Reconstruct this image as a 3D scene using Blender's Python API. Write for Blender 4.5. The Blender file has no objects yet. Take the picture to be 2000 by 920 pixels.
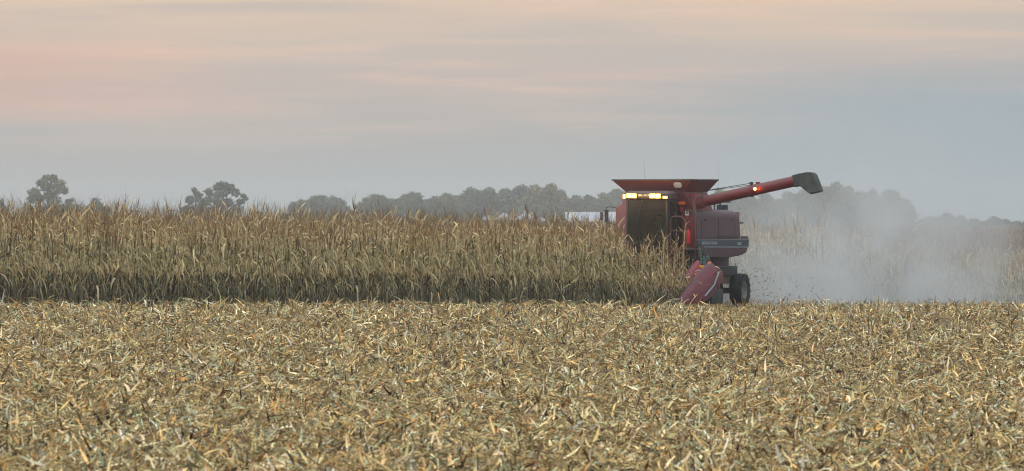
import bpy, bmesh, math, random
import numpy as np
from mathutils import Vector, Matrix

R = math.radians
random.seed(11)
rng = np.random.default_rng(11)
sc = bpy.context.scene
col = sc.collection

def srgb(r, g, b):
    f = lambda c: (c / 255 / 12.92) if c <= 10 else ((c / 255 + .055) / 1.055) ** 2.4
    return (f(r), f(g), f(b), 1.0)

# ------------------------------------------------------------------ camera
EYE = 2.75
cd = bpy.data.cameras.new('camera')
cam = bpy.data.objects.new('camera', cd)
col.objects.link(cam)
sc.camera = cam
cam.location = (0, 0, EYE)
cam.rotation_euler = (R(90) - 14.0 / 13000.0, 0, 0)
cd.sensor_width = 36.0
cd.lens = 36.0 * 13000.0 / 2000.0
cd.clip_start = 1.0
cd.clip_end = 9000.0
cd.dof.use_dof = True
cd.dof.focus_distance = 222.0
cd.dof.aperture_fstop = 7.5

# ------------------------------------------------------------------ render settings
sc.render.engine = 'CYCLES'
sc.view_settings.view_transform = 'Standard'
sc.view_settings.look = 'None'
sc.view_settings.exposure = 0.0
sc.view_settings.gamma = 1.0
sc.cycles.use_denoising = True
sc.cycles.filter_width = 1.1
sc.cycles.max_bounces = 6
sc.cycles.diffuse_bounces = 3
sc.cycles.glossy_bounces = 3
sc.cycles.transmission_bounces = 4
sc.cycles.transparent_max_bounces = 12
sc.cycles.volume_bounces = 2
sc.cycles.volume_step_rate = 1.5
sc.cycles.volume_max_steps = 256
sc.cycles.sample_clamp_indirect = 6.0

# ------------------------------------------------------------------ sun + sky
SUN_EL, SUN_AZ = 52.0, 215.0           # soft light from behind and left of the camera
sd = bpy.data.lights.new('sun', 'SUN')
sd.energy = 0.85
sd.angle = R(28)
sd.color = (1.0, .93, .85)
sun = bpy.data.objects.new('sun', sd)
col.objects.link(sun)
sun.rotation_euler = (R(90 - SUN_EL), 0, R(180 - SUN_AZ))

world = bpy.data.worlds.new('World')
sc.world = world
world.use_nodes = True
nt = world.node_tree
nt.nodes.clear()

class NG:
    """tiny helper for wiring nodes"""
    def __init__(s, nt): s.nt = nt
    def n(s, t, **kw):
        o = s.nt.nodes.new(t)
        for k, v in kw.items(): setattr(o, k, v)
        return o
    def l(s, a, b): s.nt.links.new(a, b)
    def _in(s, sock, v):
        if hasattr(v, 'is_output'): s.l(v, sock)
        else: sock.default_value = v
    def math(s, op, a, b=0.0, clamp=False):
        m = s.n('ShaderNodeMath', operation=op, use_clamp=clamp)
        s._in(m.inputs[0], a); s._in(m.inputs[1], b)
        return m.outputs[0]
    def maprange(s, v, a, b, c=0.0, d=1.0, smooth=False):
        m = s.n('ShaderNodeMapRange')
        if smooth: m.interpolation_type = 'SMOOTHSTEP'
        s._in(m.inputs[0], v)
        for i, x in enumerate((a, b, c, d)): s._in(m.inputs[1 + i], x)
        return m.outputs[0]
    def mix(s, f, a, b, blend='MIX'):
        m = s.n('ShaderNodeMix', data_type='RGBA', blend_type=blend)
        s._in(m.inputs[0], f); s._in(m.inputs[6], a); s._in(m.inputs[7], b)
        return m.outputs[2]
    def noise(s, vec, scale, detail=2.0, rough=.5, dist=0.0):
        m = s.n('ShaderNodeTexNoise')
        if vec is not None: s.l(vec, m.inputs['Vector'])
        m.inputs['Scale'].default_value = scale
        m.inputs['Detail'].default_value = detail
        m.inputs['Roughness'].default_value = rough
        m.inputs['Distortion'].default_value = dist
        return m.outputs['Fac']
    def mapping(s, vec, scale=(1, 1, 1), loc=(0, 0, 0)):
        m = s.n('ShaderNodeMapping')
        s.l(vec, m.inputs['Vector'])
        m.inputs['Scale'].default_value = scale
        m.inputs['Location'].default_value = loc
        return m.outputs[0]
    def ramp(s, f, stops):
        m = s.n('ShaderNodeValToRGB')
        cr = m.color_ramp
        while len(cr.elements) < len(stops): cr.elements.new(.5)
        for e, (p, c) in zip(cr.elements, stops):
            e.position = p; e.color = c
        s.l(f, m.inputs[0])
        return m.outputs[0]

g = NG(nt)
tc = g.n('ShaderNodeTexCoord')
sep = g.n('ShaderNodeSeparateXYZ')
g.l(tc.outputs['Generated'], sep.inputs[0])
dx, dz = sep.outputs[0], sep.outputs[2]
sky = g.n('ShaderNodeTexSky', sky_type='NISHITA')
sky.sun_disc = False
sky.sun_elevation = R(SUN_EL)
sky.sun_rotation = R(SUN_AZ)
sky.dust_density = 2.0
# high, thin evening cloud: broad soft bands of grey, mauve and peach above a blue-grey horizon
warp = g.noise(g.mapping(tc.outputs['Generated'], (9, 1, 42), (.3, 0, .2)), 1.0, 3.0, .5)
band = g.noise(g.mapping(tc.outputs['Generated'], (13, 1, 190), (4.1, 0, 1.7)), 1.0, 4.0, .55, .3)
streak = g.noise(g.mapping(tc.outputs['Generated'], (17, 1, 330), (5.1, 0, 3.3)), 1.0, 3.0, .5, .4)
t = g.math('DIVIDE', dz, .0345)
t2 = g.math('ADD', t, g.math('MULTIPLY', g.math('SUBTRACT', warp, .5), .55))
t2 = g.math('ADD', t2, g.math('MULTIPLY', dx, -1.6))
base = g.ramp(t2, [(0.0, srgb(166, 180, 186)), (.28, srgb(174, 181, 182)), (.46, srgb(181, 181, 178)),
                   (.66, srgb(200, 187, 180)), (.82, srgb(209, 194, 181)), (1.0, srgb(226, 202, 180))])
up = g.maprange(t, .25, .75, 0, 1, True)
pk = g.math('MULTIPLY', g.maprange(band, .47, .70, 0, .9, True), up)
base = g.mix(pk, base, srgb(234, 202, 180))
gk = g.math('MULTIPLY', g.maprange(band, .30, .50, .55, 0, True), up)
base = g.mix(gk, base, srgb(192, 184, 180))
st = g.math('MULTIPLY', g.maprange(streak, .52, .80, 0, .6, True), up)
base = g.mix(st, base, srgb(242, 206, 184))
rb = g.math('MULTIPLY', g.maprange(dx, .0, .07, 0, .95, True), g.maprange(t, .45, .85, 1, 0, True))
base = g.mix(rb, base, srgb(158, 174, 183))
lb_ = g.math('MULTIPLY', g.maprange(dx, -.03, -.085, 0, .8, True), g.math('MULTIPLY', g.maprange(t, .42, .58, 0, 1, True), g.maprange(t, .72, .9, 1, 0, True)))
base = g.mix(lb_, base, srgb(216, 182, 168))
base = g.mix(g.maprange(dz, .035, .16, 0, 1, True), base, srgb(182, 186, 190))
hi = g.maprange(dz, .05, .75, 1.0, 2.7)
clouds = g.mix(1.0, base, g.n('ShaderNodeCombineXYZ').outputs[0], 'MULTIPLY')
cmb = clouds.node.inputs[7].links[0].from_node
for i in range(3): g.l(g.math('MULTIPLY', hi, 10.0), cmb.inputs[i])
final = g.mix(.93, sky.outputs[0], clouds)
bg = g.n('ShaderNodeBackground')
bg.inputs[1].default_value = .1
g.l(final, bg.inputs[0])
wo = g.n('ShaderNodeOutputWorld')
g.l(bg.outputs[0], wo.inputs[0])

# ------------------------------------------------------------------ helpers
def tag(o, label=None, cat=None, group=None, kind=None):
    if label: o['label'] = label
    if cat: o['category'] = cat
    if group: o['group'] = group
    if kind: o['kind'] = kind
    return o

def link(o, parent=None):
    col.objects.link(o)
    if parent is not None: o.parent = parent
    return o

def empty(name, loc, rz=0.0):
    o = bpy.data.objects.new(name, None)
    o.location = loc
    o.rotation_euler = (0, 0, rz)
    return link(o)

def new_mat(name):
    m = bpy.data.materials.new(name)
    m.use_nodes = True
    g = NG(m.node_tree)
    b = m.node_tree.nodes['Principled BSDF']
    return m, g, b

def np_mesh(name, V, Q, C=None, mat=None, smooth=False):
    V = np.ascontiguousarray(V, np.float32).reshape(-1, 3)
    Q = np.ascontiguousarray(Q, np.int32)
    k = Q.shape[1]
    me = bpy.data.meshes.new(name)
    me.vertices.add(len(V)); me.vertices.foreach_set('co', V.ravel())
    me.loops.add(Q.size); me.loops.foreach_set('vertex_index', Q.ravel())
    me.polygons.add(len(Q)); me.polygons.foreach_set('loop_start', np.arange(0, Q.size, k, dtype=np.int32))
    me.update(calc_edges=True)
    if C is not None:
        C = np.asarray(C, np.float32).reshape(-1, 3)
        a = me.color_attributes.new('Col', 'FLOAT_COLOR', 'POINT')
        a.data.foreach_set('color', np.concatenate([C, np.ones((len(C), 1), np.float32)], 1).ravel())
    if smooth: me.polygons.foreach_set('use_smooth', np.ones(len(Q), bool))
    if mat: me.materials.append(mat)
    return me

def ribbons(p, az, el0, el1, L, W, roll0, roll1, S, power=1.0, daz=0.0, tip=.25, base=.7):
    """N curved blades, each a strip of S quads"""
    p = np.asarray(p, float); n = len(p)
    B = lambda x: np.broadcast_to(np.asarray(x, float), (n,))
    az, el0, el1, L, W, roll0, roll1, daz = map(B, (az, el0, el1, L, W, roll0, roll1, daz))
    V = np.zeros((n, S + 1, 2, 3)); pos = p.copy()
    for s in range(S + 1):
        t = s / S; tp = t ** power
        el = el0 + (el1 - el0) * tp; a = az + daz * t; r = roll0 + (roll1 - roll0) * t
        d = np.stack([np.cos(el) * np.cos(a), np.cos(el) * np.sin(a), np.sin(el)], 1)
        sd_ = np.stack([-np.sin(a), np.cos(a), 0 * a], 1)
        nn = np.cross(sd_, d)
        sv = sd_ * np.cos(r)[:, None] + nn * np.sin(r)[:, None]
        prof = base + (1 - base) * min(1, t / .3) if t < .3 else 1 - (1 - tip) * ((t - .3) / .7) ** 1.6
        V[:, s, 0] = pos - sv * (W * prof / 2)[:, None]
        V[:, s, 1] = pos + sv * (W * prof / 2)[:, None]
        pos = pos + d * (L / S)[:, None]
    i = np.arange(n)[:, None] * (S + 1) * 2 + np.arange(S)[None] * 2
    Q = np.stack([i, i + 1, i + 3, i + 2], -1).reshape(-1, 4)
    return V.reshape(-1, 3), Q

def rods(p0, p1, r0, r1, k=5):
    """N open tapered rods"""
    p0 = np.asarray(p0, float); p1 = np.asarray(p1, float); n = len(p0)
    d = p1 - p0; d /= np.linalg.norm(d, axis=1, keepdims=True) + 1e-9
    ref = np.where(np.abs(d[:, 2:3]) > .9, np.array([[1., 0, 0]]), np.array([[0, 0, 1.]]))
    a = np.cross(d, ref); a /= np.linalg.norm(a, axis=1, keepdims=True) + 1e-9
    b = np.cross(d, a)
    th = np.arange(k) * 2 * math.pi / k
    ring = a[:, None] * np.cos(th)[None, :, None] + b[:, None] * np.sin(th)[None, :, None]
    r0 = np.broadcast_to(r0, (n,))[:, None, None]; r1 = np.broadcast_to(r1, (n,))[:, None, None]
    V = np.stack([p0[:, None] + ring * r0, p1[:, None] + ring * r1], 1)
    j = np.arange(k); jn = (j + 1) % k
    i = np.arange(n)[:, None] * 2 * k
    Q = np.stack([i + j, i + jn, i + k + jn, i + k + j], -1).reshape(-1, 4)
    return V.reshape(-1, 3), Q

def cat(parts):
    """join (V,Q,C) tuples"""
    Vs, Qs, Cs, o = [], [], [], 0
    for V, Q, C in parts:
        Vs.append(V); Qs.append(Q + o); Cs.append(C); o += len(V)
    return np.concatenate(Vs), np.concatenate(Qs), np.concatenate(Cs)

class MB:
    """collects solids and links them as one mesh object"""
    def __init__(s): s.v = []; s.f = []
    def add(s, vs, fs):
        o = len(s.v); s.v += [tuple(v) for v in vs]; s.f += [tuple(i + o for i in f) for f in fs]; return s
    def hexa(s, p):
        return s.add(p, [(0, 3, 2, 1), (4, 5, 6, 7), (0, 1, 5, 4), (1, 2, 6, 5), (2, 3, 7, 6), (3, 0, 4, 7)])
    def box(s, x0, x1, y0, y1, z0, z1):
        return s.hexa([(x0, y0, z0), (x1, y0, z0), (x1, y1, z0), (x0, y1, z0), (x0, y0, z1), (x1, y0, z1), (x1, y1, z1), (x0, y1, z1)])
    def frustum(s, b, z0, t_, z1):
        (a0, a1, c0, c1), (e0, e1, f0, f1) = b, t_
        return s.hexa([(a0, c0, z0), (a1, c0, z0), (a1, c1, z0), (a0, c1, z0), (e0, f0, z1), (e1, f0, z1), (e1, f1, z1), (e0, f1, z1)])
    def prism(s, prof, y0, y1, plane='xz'):
        """profile polygon extruded across the third axis"""
        n = len(prof)
        def P(a, b, c): return {'xz': (a, c, b), 'yz': (c, a, b), 'xy': (a, b, c)}[plane]
        vs = [P(a, b, y0) for a, b in prof] + [P(a, b, y1) for a, b in prof]
        fs = [tuple(range(n)), tuple(range(2 * n - 1, n - 1, -1))] + [(i, n + i, n + (i + 1) % n, (i + 1) % n) for i in range(n)]
        return s.add(vs, fs)
    def loft(s, rings, cap=True):
        n = len(rings[0]); vs = [p for r in rings for p in r]; fs = []
        for k in range(len(rings) - 1):
            for i in range(n):
                j = (i + 1) % n
                fs.append((k * n + i, k * n + j, (k + 1) * n + j, (k + 1) * n + i))
        if cap:
            fs.append(tuple(range(n - 1, -1, -1))); m = (len(rings) - 1) * n
            fs.append(tuple(range(m, m + n)))
        return s.add(vs, fs)
    def tube(s, pts, r, n=10, cap=True):
        pts = [Vector(p) for p in pts]
        rs = r if isinstance(r, (list, tuple)) else [r] * len(pts)
        rings = []; ref = None
        for i, p in enumerate(pts):
            d = (pts[min(i + 1, len(pts) - 1)] - pts[max(i - 1, 0)]).normalized()
            if ref is None: ref = Vector((0, 0, 1)) if abs(d.z) < .9 else Vector((1, 0, 0))
            a = d.cross(ref).normalized(); b = d.cross(a).normalized(); ref = -b if False else ref
            rings.append([tuple(p + (a * math.cos(k * 2 * math.pi / n) + b * math.sin(k * 2 * math.pi / n)) * rs[i]) for k in range(n)])
        return s.loft(rings, cap)
    def lathe(s, prof, c, axis='y', n=28, cap=True):
        rings = []
        for rr, h in prof:
            ring = []
            for k in range(n):
                a = 2 * math.pi * k / n
                q = (rr * math.cos(a), rr * math.sin(a))
                ring.append({'y': (c[0] + q[0], c[1] + h, c[2] + q[1]), 'z': (c[0] + q[0], c[1] + q[1], c[2] + h), 'x': (c[0] + h, c[1] + q[0], c[2] + q[1])}[axis])
            rings.append(ring)
        return s.loft(rings, cap)
    def build(s, name, mat, parent=None, bevel=0.0, seg=2, smooth=None):
        me = bpy.data.meshes.new(name)
        me.from_pydata(s.v, [], s.f)
        bm = bmesh.new(); bm.from_mesh(me)
        bmesh.ops.recalc_face_normals(bm, faces=bm.faces)
        if bevel:
            es = [e for e in bm.edges if len(e.link_faces) == 2 and e.calc_face_angle(0) > .5]
            bmesh.ops.bevel(bm, geom=es, offset=bevel, segments=seg, profile=.5, affect='EDGES', clamp_overlap=True)
        bm.to_mesh(me); bm.free()
        if smooth is not None or bevel:
            me.polygons.foreach_set('use_smooth', np.ones(len(me.polygons), bool))
            me.set_sharp_from_angle(angle=R(smooth or 40))
        me.materials.append(mat)
        return link(bpy.data.objects.new(name, me), parent)

# ------------------------------------------------------------------ terrain height
def ss(t): t = np.clip(t, 0, 1); return t * t * (3 - 2 * t)
def ter(x, y):
    x = np.asarray(x, float); y = np.asarray(y, float)
    return (np.where(x < 6, -.66, -.20) * np.tanh((x - 6) / 26) + 1.0 * ss((y - 260) / 700) - .92 * ss((x - 8) / 12) * ss((y - 236) / 22) * (1 - ss((y - 280) / 500))
            + .02 * np.sin(x * .9 + y * .21) + .03 * np.sin(x * .23 - y * .13))

# combine frame: u forward, v to its left
CX, CY = 5.237, 228.0
FU = np.array([-.488, -.873]); LV = np.array([.873, -.488])
CZ = float(ter(CX, CY))
HEAD = math.atan2(-.873, -.488)
def uv2w(u, v):
    u = np.asarray(u, float); v = np.asarray(v, float)
    return CX + FU[0] * u + LV[0] * v, CY + FU[1] * u + LV[1] * v
def w2uv(x, y):
    dx_, dy_ = x - CX, y - CY
    return dx_ * FU[0] + dy_ * FU[1], dx_ * LV[0] + dy_ * LV[1]

# ------------------------------------------------------------------ ground (structure)
ys = np.concatenate([np.linspace(-60, 40, 12), np.linspace(46, 300, 128), np.geomspace(304, 3600, 50)])
xs = np.concatenate([-np.geomspace(2400, 42, 26), np.linspace(-40, 44, 85), np.geomspace(46, 2400, 26)])
GX, GY = np.meshgrid(xs, ys)
GZ = ter(GX, GY) - .02
nx, ny = len(xs), len(ys)
ii = (np.arange(ny - 1)[:, None] * nx + np.arange(nx - 1)[None]).ravel()
m_soil, gg, b = new_mat('field soil')
o_ = gg.n('ShaderNodeTexCoord').outputs['Object']
f_ = gg.noise(o_, 3.0, 6.0, .65)
gg.l(gg.ramp(f_, [(.3, srgb(44, 34, 26)), (.5, srgb(70, 56, 40)), (.7, srgb(110, 92, 66))]), b.inputs['Base Color'])
b.inputs['Roughness'].default_value = .95
bp = gg.n('ShaderNodeBump'); bp.inputs['Strength'].default_value = .6; bp.inputs['Distance'].default_value = .05
gg.l(gg.noise(o_, 14.0, 5.0, .7), bp.inputs['Height']); gg.l(bp.outputs[0], b.inputs['Normal'])
ground = link(bpy.data.objects.new('ground', np_mesh('ground', np.stack([GX, GY, GZ], -1), np.stack([ii, ii + 1, ii + nx + 1, ii + nx], -1), None, m_soil, True)))
tag(ground, 'flat farm field soil under the chopped corn residue', 'ground', kind='structure')

# ------------------------------------------------------------------ haze (one closed box of even air)
hz, gg, b = new_mat('haze air')
hz.node_tree.nodes.remove(b)
pv = gg.n('ShaderNodeVolumePrincipled')
pv.inputs['Color'].default_value = (.93, .955, .965, 1)
pv.inputs['Density'].default_value = .00018
pv.inputs['Anisotropy'].default_value = 0.0
gg.l(pv.outputs[0], hz.node_tree.nodes['Material Output'].inputs['Volume'])
hb = MB().box(-2500, 2500, -80, 3700, -3.5, 27).build('haze', hz)
tag(hb, 'pale evening haze over the fields', 'haze', kind='stuff')

# ------------------------------------------------------------------ dry plant material (base colour per leaf from the mesh)
def plant_mat(name, jitter=False, transl=.25, rough=.8):
    m, gg, b = new_mat(name)
    a = gg.n('ShaderNodeAttribute', attribute_name='Col')
    c = a.outputs['Color']
    nz = gg.noise(gg.n('ShaderNodeTexCoord').outputs['Object'], 22.0, 3.0, .6)
    c = gg.mix(1.0, c, gg.ramp(nz, [(.3, (.72, .72, .72, 1)), (.7, (1.2, 1.18, 1.14, 1))]), 'MULTIPLY')
    if jitter:
        oi = gg.n('ShaderNodeObjectInfo')
        c = gg.mix(1.0, c, gg.ramp(oi.outputs['Random'], [(0, (.78, .76, .72, 1)), (.5, (1, 1, 1, 1)), (1, (1.18, 1.14, 1.05, 1))]), 'MULTIPLY')
    gg.l(c, b.inputs['Base Color'])
    b.inputs['Roughness'].default_value = rough
    b.inputs['Specular IOR Level'].default_value = .25
    if transl:
        tr = gg.n('ShaderNodeBsdfTranslucent'); gg.l(c, tr.inputs[0])
        mx = gg.n('ShaderNodeMixShader'); mx.inputs[0].default_value = transl
        gg.l(b.outputs[0], mx.inputs[1]); gg.l(tr.outputs[0], mx.inputs[2])
        gg.l(mx.outputs[0], m.node_tree.nodes['Material Output'].inputs[0])
    return m
m_res = plant_mat('chopped corn residue', transl=.04)
m_corn = plant_mat('dry corn', jitter=True, transl=.22)

def pick(n, pal, w):
    pal = np.array([srgb(*c)[:3] for c in pal]); w = np.array(w, float); w /= w.sum()
    c = pal[rng.choice(len(pal), n, p=w)]
    return c * rng.uniform(.75, 1.25, (n, 1)) * rng.uniform(.94, 1.06, (n, 3))

# ------------------------------------------------------------------ residue over the harvested field
RES_PAL = [(226, 192, 128), (244, 224, 176), (196, 184, 134), (172, 178, 144), (190, 144, 88), (140, 112, 74), (206, 204, 184), (112, 88, 60), (214, 160, 84)]
RES_W = [4.4, 4.2, 4.4, 4.6, 1.9, 2.5, 2.0, 2.0, .7]
MARGIN = 0.0
def field_points(n, y0, y1, near_bias, px=1120):
    """points on the harvested ground inside a wide wedge in front of the viewer"""
    y = y0 + (y1 - y0) * rng.random(n) ** near_bias
    x = rng.uniform(-1, 1, n) * (1060 / 13000 * y + 2.2)
    if MARGIN: x = rng.choice([-1., 1.], n) * (1060 / 13000 * y + 2.2 + rng.random(n) * MARGIN)
    u, v = w2uv(x, y)
    keep = (v > 2.55) | ((u < 1.0) & (v > -2.5))
    return x[keep], y[keep]
def clump(x, y):
    return np.clip(.5 + .32 * np.sin(x * 1.7 + 2 * np.sin(y * .31)) * np.sin(y * .55 + 1.3 * np.sin(x * .8)) + .34 * np.sin(y * .9 + x * .5 + 1.7 * np.sin(x * .43)) * np.sin(x * .37 + y * .11), 0, 1)
def hummock(x, y):
    a = np.sin(x * 6.1 + 1.9 * np.sin(y * 1.3)) * np.sin(y * 2.3 + 1.6 * np.sin(x * 2.7))
    b = np.sin(x * 10.3 + y * 1.7 + 2.0 * np.sin(y * .7)) * np.sin(y * 3.9 - x * 3.1)
    return np.clip(.5 + .36 * a + .26 * b, 0, 1)
parts = []
def residue(n, y0, y1, bias, Lr, Wr, S, hz_, upr):
    x, y = field_points(n, y0, y1, bias)
    n = len(x); z = ter(x, y)
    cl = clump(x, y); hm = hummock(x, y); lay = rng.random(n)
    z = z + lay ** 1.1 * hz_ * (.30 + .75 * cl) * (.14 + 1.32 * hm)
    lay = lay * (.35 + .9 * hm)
    L = rng.uniform(*Lr, n); W = rng.uniform(*Wr, n)
    el0 = rng.normal(.16, upr, n); el1 = el0 + rng.normal(-.3, .6, n)
    V, Q = ribbons(np.stack([x, y, z], 1), rng.uniform(0, 6.283, n), el0, el1, L, W, rng.uniform(-1.5, 1.5, n), rng.uniform(-1.5, 1.5, n), S, daz=rng.normal(0, .5, n))
    C = np.repeat(np.where((lay < .25 + .12 * rng.random(n))[:, None], pick(n, [(74, 56, 38), (92, 74, 50), (58, 48, 36), (108, 92, 66)], [1, 1, 1, 1]), pick(n, RES_PAL, RES_W) * (rng.choice([.4, .8, 1.12, 1.45], (n, 1), p=[.14, .26, .32, .28]))), (S + 1) * 2, 0)  # low pieces coloured dark, painting shade into the gaps of the litter
    parts.append((V, Q, C))
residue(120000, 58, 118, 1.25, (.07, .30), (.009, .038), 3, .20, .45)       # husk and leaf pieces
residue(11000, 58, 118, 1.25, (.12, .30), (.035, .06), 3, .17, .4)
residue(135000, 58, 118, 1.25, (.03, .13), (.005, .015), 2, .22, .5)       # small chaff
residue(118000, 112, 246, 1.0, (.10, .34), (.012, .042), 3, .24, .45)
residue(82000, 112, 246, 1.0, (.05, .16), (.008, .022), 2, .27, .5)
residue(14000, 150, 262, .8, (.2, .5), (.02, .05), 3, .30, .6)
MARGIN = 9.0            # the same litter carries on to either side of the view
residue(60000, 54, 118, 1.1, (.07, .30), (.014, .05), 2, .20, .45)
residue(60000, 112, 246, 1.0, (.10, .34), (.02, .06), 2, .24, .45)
MARGIN = 0.0
n = 2600
u = rng.uniform(2, 52, n); v = 2.36 + np.abs(rng.normal(0, .55, n)); x, y = uv2w(u, v)
V, Q = ribbons(np.stack([x, y, ter(x, y) + rng.uniform(.02, .16, n)], 1), rng.uniform(0, 6.28, n), rng.normal(.2, .4, n), rng.normal(-.5, .7, n), rng.uniform(.2, .75, n), rng.uniform(.02, .055, n), rng.normal(0, 1, n), rng.normal(0, 1.5, n), 4)
parts.append((V, Q, np.repeat(pick(n, RES_PAL, RES_W), 10, 0)))
def stalks(n, y0, y1, bias, Lr, r, standing):
    x, y = field_points(n, y0, y1, bias); n = len(x)
    z = ter(x, y) + (0 if standing else 1) * rng.uniform(.06, .26, n) * (.3 + .7 * clump(x, y)) * (.3 + 1.0 * hummock(x, y))
    az = rng.uniform(0, 6.283, n); L = rng.uniform(*Lr, n)
    el = rng.uniform(.7, 1.5, n) if standing else rng.normal(.08, .22, n)
    d = np.stack([np.cos(el) * np.cos(az), np.cos(el) * np.sin(az), np.sin(el)], 1)
    p0 = np.stack([x, y, z], 1)
    rr = rng.uniform(.6, 1.2, n) * r
    V, Q = rods(p0, p0 + d * L[:, None], rr, rr * .85, 5)
    C = np.repeat(pick(n, [(196, 172, 118), (176, 160, 118), (150, 130, 88), (214, 190, 130), (168, 120, 70)], [4, 3, 3, 2, 1]), 10, 0)
    parts.append((V, Q, C))
stalks(14000, 58, 120, 1.2, (.10, .5), .008, False)
stalks(14000, 118, 246, 1.0, (.15, .6), .010, False)
stalks(2600, 58, 120, 1.2, (.08, .26), .010, True)
stalks(5200, 118, 246, 1.0, (.14, .36), .012, True)
stalks(260, 130, 246, 1.0, (.4, .62), .011, True)
V, Q, C = cat(parts)
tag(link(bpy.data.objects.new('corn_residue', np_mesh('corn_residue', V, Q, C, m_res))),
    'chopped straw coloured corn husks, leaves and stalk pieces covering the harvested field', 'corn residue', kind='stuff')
parts = None

# ------------------------------------------------------------------ corn plants
def corn_variant(seed, tall=False):
    r = np.random.default_rng(seed)
    H = r.uniform(2.45, 2.72)
    lean = r.normal(0, .035, 2)
    def axis(z): z = np.asarray(z, float); return np.stack([lean[0] * z * z / H + .02 * np.sin(z * 3 + seed), lean[1] * z * z / H, z], -1)
    zs_ = np.array([0, .5, 1.1, 1.8, H])
    p = axis(zs_)
    rad = np.array([.0145, .0135, .012, .009, .005])
    V, Q = rods(p[:-1], p[1:], rad[:-1], rad[1:], 5)
    c0 = np.array(srgb(158, 142, 96)[:3]); c1 = np.array(srgb(188, 160, 104)[:3]); c2 = np.array(srgb(150, 104, 60)[:3])
    tt = V[:, 2:3] / H
    Cs = np.where(tt < .6, c0 + (c1 - c0) * tt / .6, c1 + (c2 - c1) * (tt - .6) / .4)
    stalk = (V, Q, Cs)
    n = int(r.integers(14, 17)) if not tall else 6
    z = .30 + (H - .36) * np.linspace(0, 1, n) ** .78 + r.normal(0, .05, n)
    th = r.uniform(0, 6.28); az = th + np.arange(n) * math.pi + r.normal(0, .5, n)
    f = z / H
    el0 = np.where(f > .72, r.uniform(1.1, 1.55, n), r.uniform(.5, 1.3, n))
    el1 = np.where(f > .72, np.where(r.random(n) < .6, r.uniform(.3, 1.55, n), r.uniform(-1.5, -.4, n)), r.uniform(-1.75, -1.4, n))
    L = np.where(f > .72, r.uniform(.24, .52, n), r.uniform(.45, .95, n))
    W = r.uniform(.026, .066, n) * np.where(f > .8, .75, 1)
    Vl, Ql = ribbons(axis(z), az, el0, el1, L, W, r.normal(0, .7, n), r.normal(0, 1.9, n), 6, .30, r.normal(0, .9, n), tip=.12, base=.9)
    low = np.array([srgb(112, 118, 94)[:3], srgb(130, 130, 102)[:3], srgb(162, 160, 136)[:3], srgb(76, 68, 48)[:3]])  # weathered grey lower leaves, darkened further to paint shade at the base
    mid = np.array([srgb(196, 182, 138)[:3], srgb(164, 158, 118)[:3], srgb(224, 210, 170)[:3], srgb(118, 108, 76)[:3]])
    top = np.array([srgb(166, 128, 86)[:3], srgb(138, 108, 74)[:3], srgb(210, 188, 146)[:3], srgb(196, 176, 134)[:3]])
    k = r.integers(0, 4, n)
    fj = f + r.normal(0, .10, n)
    Cl = np.where((fj < .33)[:, None], low[k], np.where((fj < .80)[:, None], mid[k], top[k])) * r.uniform(.8, 1.2, (n, 1))
    Cl = np.repeat(Cl * r.uniform(.72, 1.22, (n, 1)), 14, 0)
    # leaf sheaths clasping the stalk
    m = 7
    zs2 = np.linspace(.15, H * .8, m)
    Vs, Qs = rods(axis(zs2), axis(zs2 + .3), .018, .022, 5)
    Csh = np.repeat(np.where((zs2 / H < .4)[:, None], low[r.integers(0, 4, m)], mid[r.integers(0, 4, m)]), 10, 0)
    foliage = cat([(Vl, Ql, Cl), (Vs, Qs, Csh)])
    # tassel
    q = int(r.integers(3, 6))
    pt = np.repeat(axis([H - .02]), q, 0)
    Vt, Qt = ribbons(pt, r.uniform(0, 6.28, q), r.uniform(1.0, 1.5, q), r.uniform(.5, 1.5, q), r.uniform(.28, .55, q), .007, 0, 1.2, 3, 1, 0, .4, 1)
    Ct = np.repeat(np.tile(srgb(124, 112, 94)[:3], (q, 1)), 8, 0)
    # hanging ear in its husk
    ze = r.uniform(1.0, 1.35); ae = r.uniform(0, 6.28)
    e0 = axis([ze])[0]; d = np.array([math.cos(ae) * .55, math.sin(ae) * .55, r.choice([-.8, -.9, .5])]); d /= np.linalg.norm(d)
    pts = np.array([e0 + d * s for s in (.02, .09, .17, .27)]); rr = np.array([.016, .030, .028, .008])
    Ve, Qe = rods(pts[:-1], pts[1:], rr[:-1], rr[1:], 6)
    Ce = np.tile(srgb(206, 184, 138)[:3], (len(Ve), 1))
    return dict(stalk=stalk, foliage=foliage, tassel=(Vt, Qt, Ct), ear=(Ve, Qe, Ce))

NV = 12
variants = [corn_variant(100 + i) for i in range(NV)]
var_mesh = [{k: np_mesh('corn_' + k, *v[k], m_corn) for k in v} for v in variants]
var_all = [cat([v['stalk'], v['foliage'], v['tassel'], v['ear']]) for v in variants]
var_deep = [cat([v['stalk'], v['foliage'], v['tassel']]) for v in variants]

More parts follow.
